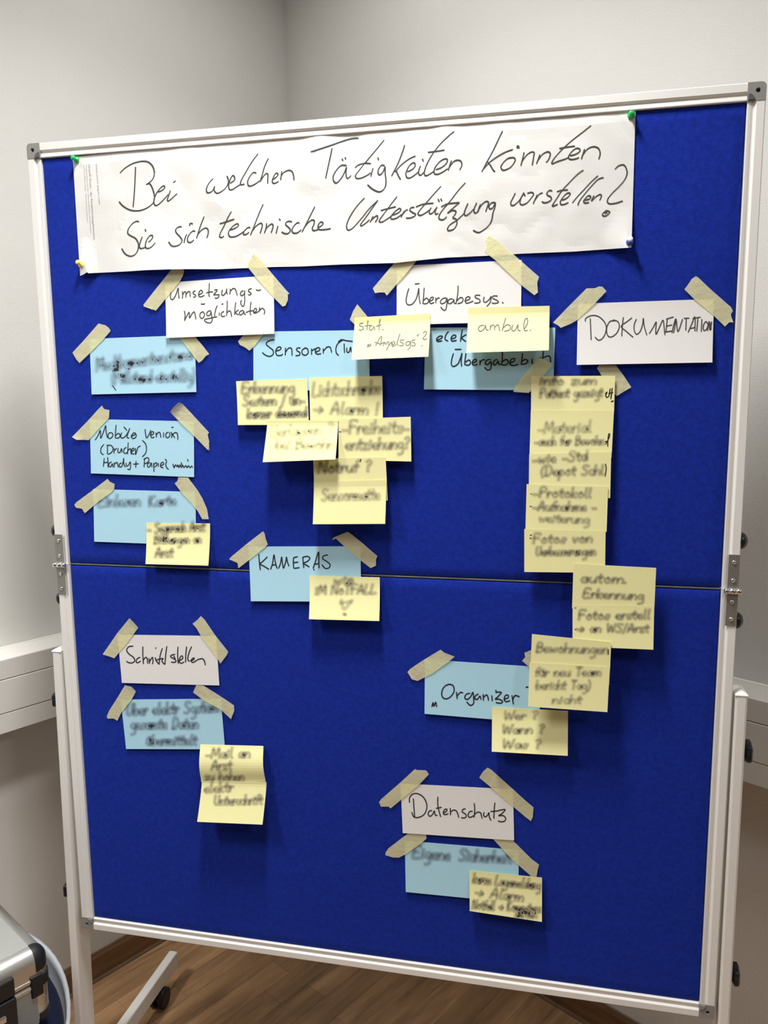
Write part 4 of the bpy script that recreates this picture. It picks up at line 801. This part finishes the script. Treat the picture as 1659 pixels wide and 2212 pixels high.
tape('c', '1193,75 1240,120 1325,225 1430,350 1520,455 1545,480 1528,488 1530,540 1505,600 1475,608 1380,510 1205,310 1133,222 1133,165 1165,130', MT + RGT + 'Umsetzungsmöglichkeiten card')
tape('a', '1190,165 1360,165 1385,195 1440,260 1522,365 1485,385 1450,430 1412,458 1375,410 1300,310', MT + 'running from under the Umsetzungsmöglichkeiten card over the blue card')
tape('c', '1105,868 1295,868 1250,930 1185,1015 1145,1048 1110,1020 1050,990 1033,955 1060,925', MT + LFT + 'Sensoren card', ends=.004)
tape('e', '450,168 480,175 515,200 555,215 318,493 300,470 270,470 232,475 217,440 320,318', MT + LFT + 'Übergabesys. card', h=.0036)
tape('e', '1045,55 1095,90 1170,155 1240,210 1325,285 1408,358 1395,400 1400,470 1375,490 1290,425 1110,250 1050,205 1015,175 1030,130 1022,100', MT + RGT + 'Übergabesys. card', h=.0036)
tape('e', '105,555 135,590 180,645 240,720 130,740 85,700 52,665 75,605', MT + 'peeking out above the pale stat. note')
tape('r', '330,10 400,35 470,75 380,185 258,335 235,355 150,350 85,345 100,300 160,215', MT + 'left of the tall column of notes, over the Übergabebuch card', h=.0062)
tape('r', '920,85 1085,85 1160,185 1235,300 1160,345 1095,385 1070,370 1010,290 945,185 900,115', MT + 'right of the tall column, coming from under the DOKUMENTATION card')
tape('k', '328,162 395,160 430,146 458,148 490,185 405,275 255,418 200,450 118,483 95,462 55,440 180,310', MT + LFT + 'DOKUMENTATION card', ends=.003)
tape('k', '1218,62 1240,75 1340,170 1505,315 1520,345 1503,375 1512,408 1525,438 1490,438 1455,473 1365,385 1200,245 1125,170 1155,130 1185,85', MT + RGT + 'DOKUMENTATION card')
tape('a', '355,43 430,62 465,90 483,120 415,200 265,355 155,460 120,420 80,350 200,220', MT + 'left on the smudged blue card nearest the banner')
tape('a', '390,908 415,945 470,955 465,1040 400,1105 250,1273 200,1268 125,1270 75,1240 250,1060 340,960', MT + LFT + 'Mobile Version card', ends=.004)
tape('a', '1200,872 1240,890 1330,985 1510,1180 1520,1195 1505,1210 1522,1290 1510,1320 1522,1380 1500,1370 1360,1225 1190,1060 1108,975 1140,930', MT + RGT + 'Mobile Version card', ends=.004)
tape('b', '450,70 475,100 525,125 520,180 480,220 360,305 260,390 210,432 180,385 120,375 100,345 120,318 300,185', MT + LFT + 'blue card above the seam', ends=.003)
tape('b', '1195,52 1300,58 1400,190 1450,275 1498,385 1517,495 1448,495 1400,410 1330,320 1230,215 1158,118 1188,90', MT + RGT + 'blue card above the seam', ends=.003)
tape('m', '385,120 400,140 410,190 430,245 400,275 250,395 152,470 145,420 110,405 65,385 80,365 230,240', MT + LFT + 'KAMERAS card')
tape('m', '1035,205 1050,180 1175,127 1195,130 1320,230 1465,355 1450,385 1450,445 1400,468 1305,395 1160,270 1072,190', MT + 'with folded end ' + RGT + 'KAMERAS card', ends=.004)
tape('s', '330,105 365,140 410,190 300,340 235,415 195,465 155,450 90,430 220,240', MT + LFT + 'Schnittstellen card')
tape('s', '970,85 1005,120 1100,260 1215,405 1200,440 1145,513 1120,470 980,280 930,195 895,155 945,115', MT + RGT + 'Schnittstellen card', ends=.003)
tape('s', '290,705 350,720 388,762 350,835 255,955 222,1025 190,1005 135,1005 127,985 150,930 215,830', MT + 'left on the blue card below Schnittstellen')
tape('s', '930,705 995,710 1100,775 1215,850 1265,885 1270,930 1240,1010 1150,925 1000,845 900,770 915,735', MT + 'right on the blue card below Schnittstellen', h=.0038)
tape('o', '262,582 285,600 350,625 300,665 210,730 120,775 85,765 58,720 75,700 165,640', MT + LFT + 'Organizer card', ends=.003)
tape('o', '780,600 820,585 870,640 885,730 840,720 805,685 765,650 785,628', MT + 'peeking out beside the notes above the Organizer card', ends=.003)
tape('d', '400,88 420,97 500,100 525,135 440,225 280,360 180,442 165,425 95,425 78,385 100,355 250,225', MT + LFT + 'Datenschutz card')
tape('d', '1050,75 1085,95 1280,270 1400,380 1462,430 1455,520 1438,555 1380,510 1280,425 1090,260 975,165 1010,110', MT + RGT + 'Datenschutz card')
tape('d', '340,665 500,672 503,712 440,765 310,855 255,882 200,880 135,860 135,840 160,800 290,700', MT + 'left on the blue card below Datenschutz')
tape('d', '1090,705 1270,722 1330,780 1440,890 1512,945 1500,985 1490,1050 1480,1095 1420,1030 1270,900', MT + 'right on the blue card below Datenschutz')

# ------------------------------------------------------------------ chair and aluminium case at the lower left
zs = 0.48                         # cushion top
cx0, cy0 = -0.72, -0.42
chair = empty('shell_chair', (cx0, cy0, 0), 'light grey shell chair with navy seat cushion under the aluminium case', 'chair')
def rim_r(a):                     # radius of the rounded seat by direction
    return 0.315 * (1 + 0.012 * math.cos(4 * a))
n = 64; v, f = [], []; rings = 9
for i in range(rings):
    t = i / (rings - 1)
    for k in range(n):
        a = 2 * math.pi * k / n; back = max(0, math.cos(a - math.radians(215))) ** 2; side = max(0, math.cos(a - math.radians(75))) ** 2
        r = rim_r(a) * (0.80 + 0.20 * math.sin(t * math.pi / 2)) + 0.05 * back * t * t
        z = 0.400 + (0.062 + 0.016 * side + 0.10 * back) * t ** 1.5
        v.append((cx0 + r * math.cos(a), cy0 + r * math.sin(a), z))
off = len(v)
for i in range(rings):
    t = i / (rings - 1)
    for k in range(n):
        p = v[i * n + k]; a = 2 * math.pi * k / n; v.append((p[0] - .006 * math.cos(a), p[1] - .006 * math.sin(a), p[2] + .004 * (1 - t)))
for i in range(rings - 1):
    for k in range(n):
        k2 = (k + 1) % n; f.append((i * n + k, i * n + k2, (i + 1) * n + k2, (i + 1) * n + k)); f.append((off + i * n + k2, off + i * n + k, off + (i + 1) * n + k, off + (i + 1) * n + k2))
m_ = (rings - 1) * n
for k in range(n): k2 = (k + 1) % n; f.append((m_ + k, m_ + k2, off + m_ + k2, off + m_ + k))
f.append(tuple(range(n - 1, -1, -1))); f.append(tuple(off + k for k in range(n)))
mk('seat_shell', v, f, M_SHELL, chair, smooth=True)
v, f = [], []; prof_ = [(0.78, 0.408), (0.94, 0.425), (0.965, 0.442), (0.945, 0.458), (0.86, 0.469), (0.6, 0.4765), (0.3, 0.4795), (0.02, 0.4795)]
for (q, z) in prof_:
    for k in range(n):
        a = 2 * math.pi * k / n; v.append((cx0 + .006 + rim_r(a) * q * math.cos(a), cy0 - .008 + rim_r(a) * q * math.sin(a), z))
for i in range(len(prof_) - 1):
    for k in range(n): k2 = (k + 1) % n; f.append((i * n + k, i * n + k2, (i + 1) * n + k2, (i + 1) * n + k))
f.append(tuple((len(prof_) - 1) * n + k for k in range(n)))
mk('seat_cushion', v, f, M_NAVY, chair, smooth=True)
for (a, b) in ((-1, -1), (-1, 1), (1, -1), (1, 1)):
    mb = MB(); p0 = Vector((cx0 + a * .16, cy0 + b * .16, 0.405)); p1 = Vector((cx0 + a * .235, cy0 + b * .235, 0.0)); d = p1 - p0
    mb.lathe([(0.011, 0), (0.010, d.length)], p0, d, 16); mb.build('leg', M_CHROME, chair, smooth=True)
# case: local axes A (away, left) and B (towards the camera, left)
case = empty('aluminium_case', (-0.70, -0.39, zs), 'silver aluminium flight case with black corners lying on the chair', 'case')
K0 = Vector((-0.4535, -0.2990)); A_ = Vector((math.cos(math.radians(149.5)), math.sin(math.radians(149.5)))); B_ = Vector((-A_.y, A_.x))
LA, LB, z0c, z1c = 0.33, 0.45, zs, 0.613
def CP(a, b, z):
    p = K0 + A_ * a + B_ * b; return (p.x, p.y, z)
MC = Matrix(((A_.x, B_.x, 0, K0.x), (A_.y, B_.y, 0, K0.y), (0, 0, 1, 0), (0, 0, 0, 1)))
zm = 0.563                       # seam between body and lid
def shellbox(name, z0, z1, top):
    bm = bmesh.new(); bmesh.ops.create_cube(bm, size=1)
    for q in bm.verts: q.co = Vector((LA / 2 + q.co.x * LA, LB / 2 + q.co.y * LB, (z0 + z1) / 2 + q.co.z * (z1 - z0)))
    ed = [e for e in bm.edges if abs(e.verts[0].co.z - e.verts[1].co.z) > 1e-5 or (abs(e.verts[0].co.z - (z1 if top else z0)) < 1e-5 and abs(e.verts[1].co.z - (z1 if top else z0)) < 1e-5)]
    bmesh.ops.bevel(bm, geom=ed, offset=0.021, segments=8, affect='EDGES', profile=0.5)
    for q in bm.verts: q.co = MC @ q.co
    bm.verts.index_update(); v = [tuple(q.co) for q in bm.verts]; f = [tuple(q.index for q in p.verts) for p in bm.faces]; bm.free()
    o = mk(name, v, f, M_ALU, case, smooth=True); return o
def autosm(o):
    m = o.modifiers.new('split', 'EDGE_SPLIT'); m.split_angle = math.radians(40)
lid = shellbox('lid', zm + 0.001, z1c, True); body = shellbox('body', z0c, zm - 0.001, False); autosm(lid); autosm(body)
MB().box((0.022, 0.022, z1c - 0.004), (LA - 0.022, LB - 0.022, z1c + 0.0006), MC, c=0.0005).build('top_panel', M_ALUP, lid)
MB().box((0.030, -0.0006, z0c + .016), (LA - .02, 0.002, zm - 0.012), MC).build('side_panel', M_ALUP, body)
MB().box((-0.0006, 0.024, z0c + .012), (0.002, LB - .02, zm - 0.012), MC).build('front_panel', M_ALUP, body)
for (z, t) in ((zm + 0.0035, 0.0045), (zm - 0.0085, 0.0045)):
    mb = MB(); mb.box((-0.0018, 0.018, z), (0.002, LB - 0.018, z + t), MC, c=0.0012); mb.box((0.018, -0.0018, z), (LA - 0.018, 0.002, z + t), MC, c=0.0012)
    mb.build('edge_rail', M_ALU, lid if z > zm else body)
def bumper(par, name, a0, a1, b0, b1, z0, z1, g=0.0009):
    # black plastic shell that wraps a corner of the case
    bm = bmesh.new(); bmesh.ops.create_cube(bm, size=1); Z0, Z1 = z0c - g, z1c + g
    for q in bm.verts: q.co = Vector((LA / 2 + q.co.x * (LA + 2 * g), LB / 2 + q.co.y * (LB + 2 * g), (Z0 + Z1) / 2 + q.co.z * (Z1 - Z0)))
    bmesh.ops.bevel(bm, geom=bm.edges[:], offset=0.0212, segments=8, affect='EDGES', profile=0.5)
    for co, no in (((a0, 0, 0), (-1, 0, 0)), ((a1, 0, 0), (1, 0, 0)), ((0, b0, 0), (0, -1, 0)), ((0, b1, 0), (0, 1, 0)), ((0, 0, z0), (0, 0, -1)), ((0, 0, z1), (0, 0, 1))):
        r = bmesh.ops.bisect_plane(bm, geom=bm.verts[:] + bm.edges[:] + bm.faces[:], plane_co=co, plane_no=no, clear_outer=True)
        ed = [e for e in r['geom_cut'] if isinstance(e, bmesh.types.BMEdge)]
        if ed: bmesh.ops.contextual_create(bm, geom=ed)
    for q in bm.verts: q.co = MC @ q.co
    bmesh.ops.recalc_face_normals(bm, faces=bm.faces[:])
    bm.verts.index_update(); v = [tuple(q.co) for q in bm.verts]; f = [tuple(q.index for q in p.verts) for p in bm.faces]; bm.free()
    autosm(mk(name, v, f, M_BLACKM, par, smooth=True))
for a0, sa in ((0, 1), (LA, -1)):
    for b0, sb in ((0, 1), (LB, -1)):
        A0, A1 = sorted((a0 - sa * .01, a0 + sa * 0.0245)); B0, B1 = sorted((b0 - sb * .01, b0 + sb * 0.0225))
        bumper(lid, 'corner_bumper', A0, A1, B0, B1, z1c - 0.0335, z1c + 0.01)
        bumper(body, 'corner_bumper', A0, A1, B0, B1, z0c - 0.01, z0c + 0.027)
        bumper(body, 'corner_clamp', A0, A1, B0, B1, zm - 0.010, zm + 0.0065, 0.0022)
    MB().box((a0 - 0.0035, 0.014, zm - 0.024), (a0 + 0.0035, 0.033, zm + 0.013), MC, c=0.0025).build('corner_clip', M_BLACKM, body)
for b in (0.090, 0.360):
    g = empty('latch', CP(-.004, b, zm)); g.parent = case; g.location = Vector(CP(-.004, b, zm)) - WL[case]
    MB().box((-0.007, b - .032, zm + 0.001), (0.003, b + .032, zm + 0.031), MC, c=0.003).build('latch_plate', M_BLACK, g)
    MB().box((-0.010, b - .032, zm - 0.052), (0.003, b + .032, zm + 0.000), MC, c=0.003).build('latch_plate', M_BLACK, g)
    MB().box((-0.0135, b - .014, zm - 0.030), (-0.008, b + .014, zm - 0.018), MC, c=0.002).build('latch_lever', M_CHROME, g)
MB().box((-0.0135, 0.185, zm - 0.050), (-0.001, 0.265, zm - 0.030), MC, c=0.004).build('carrying_handle', M_BLACK, case)
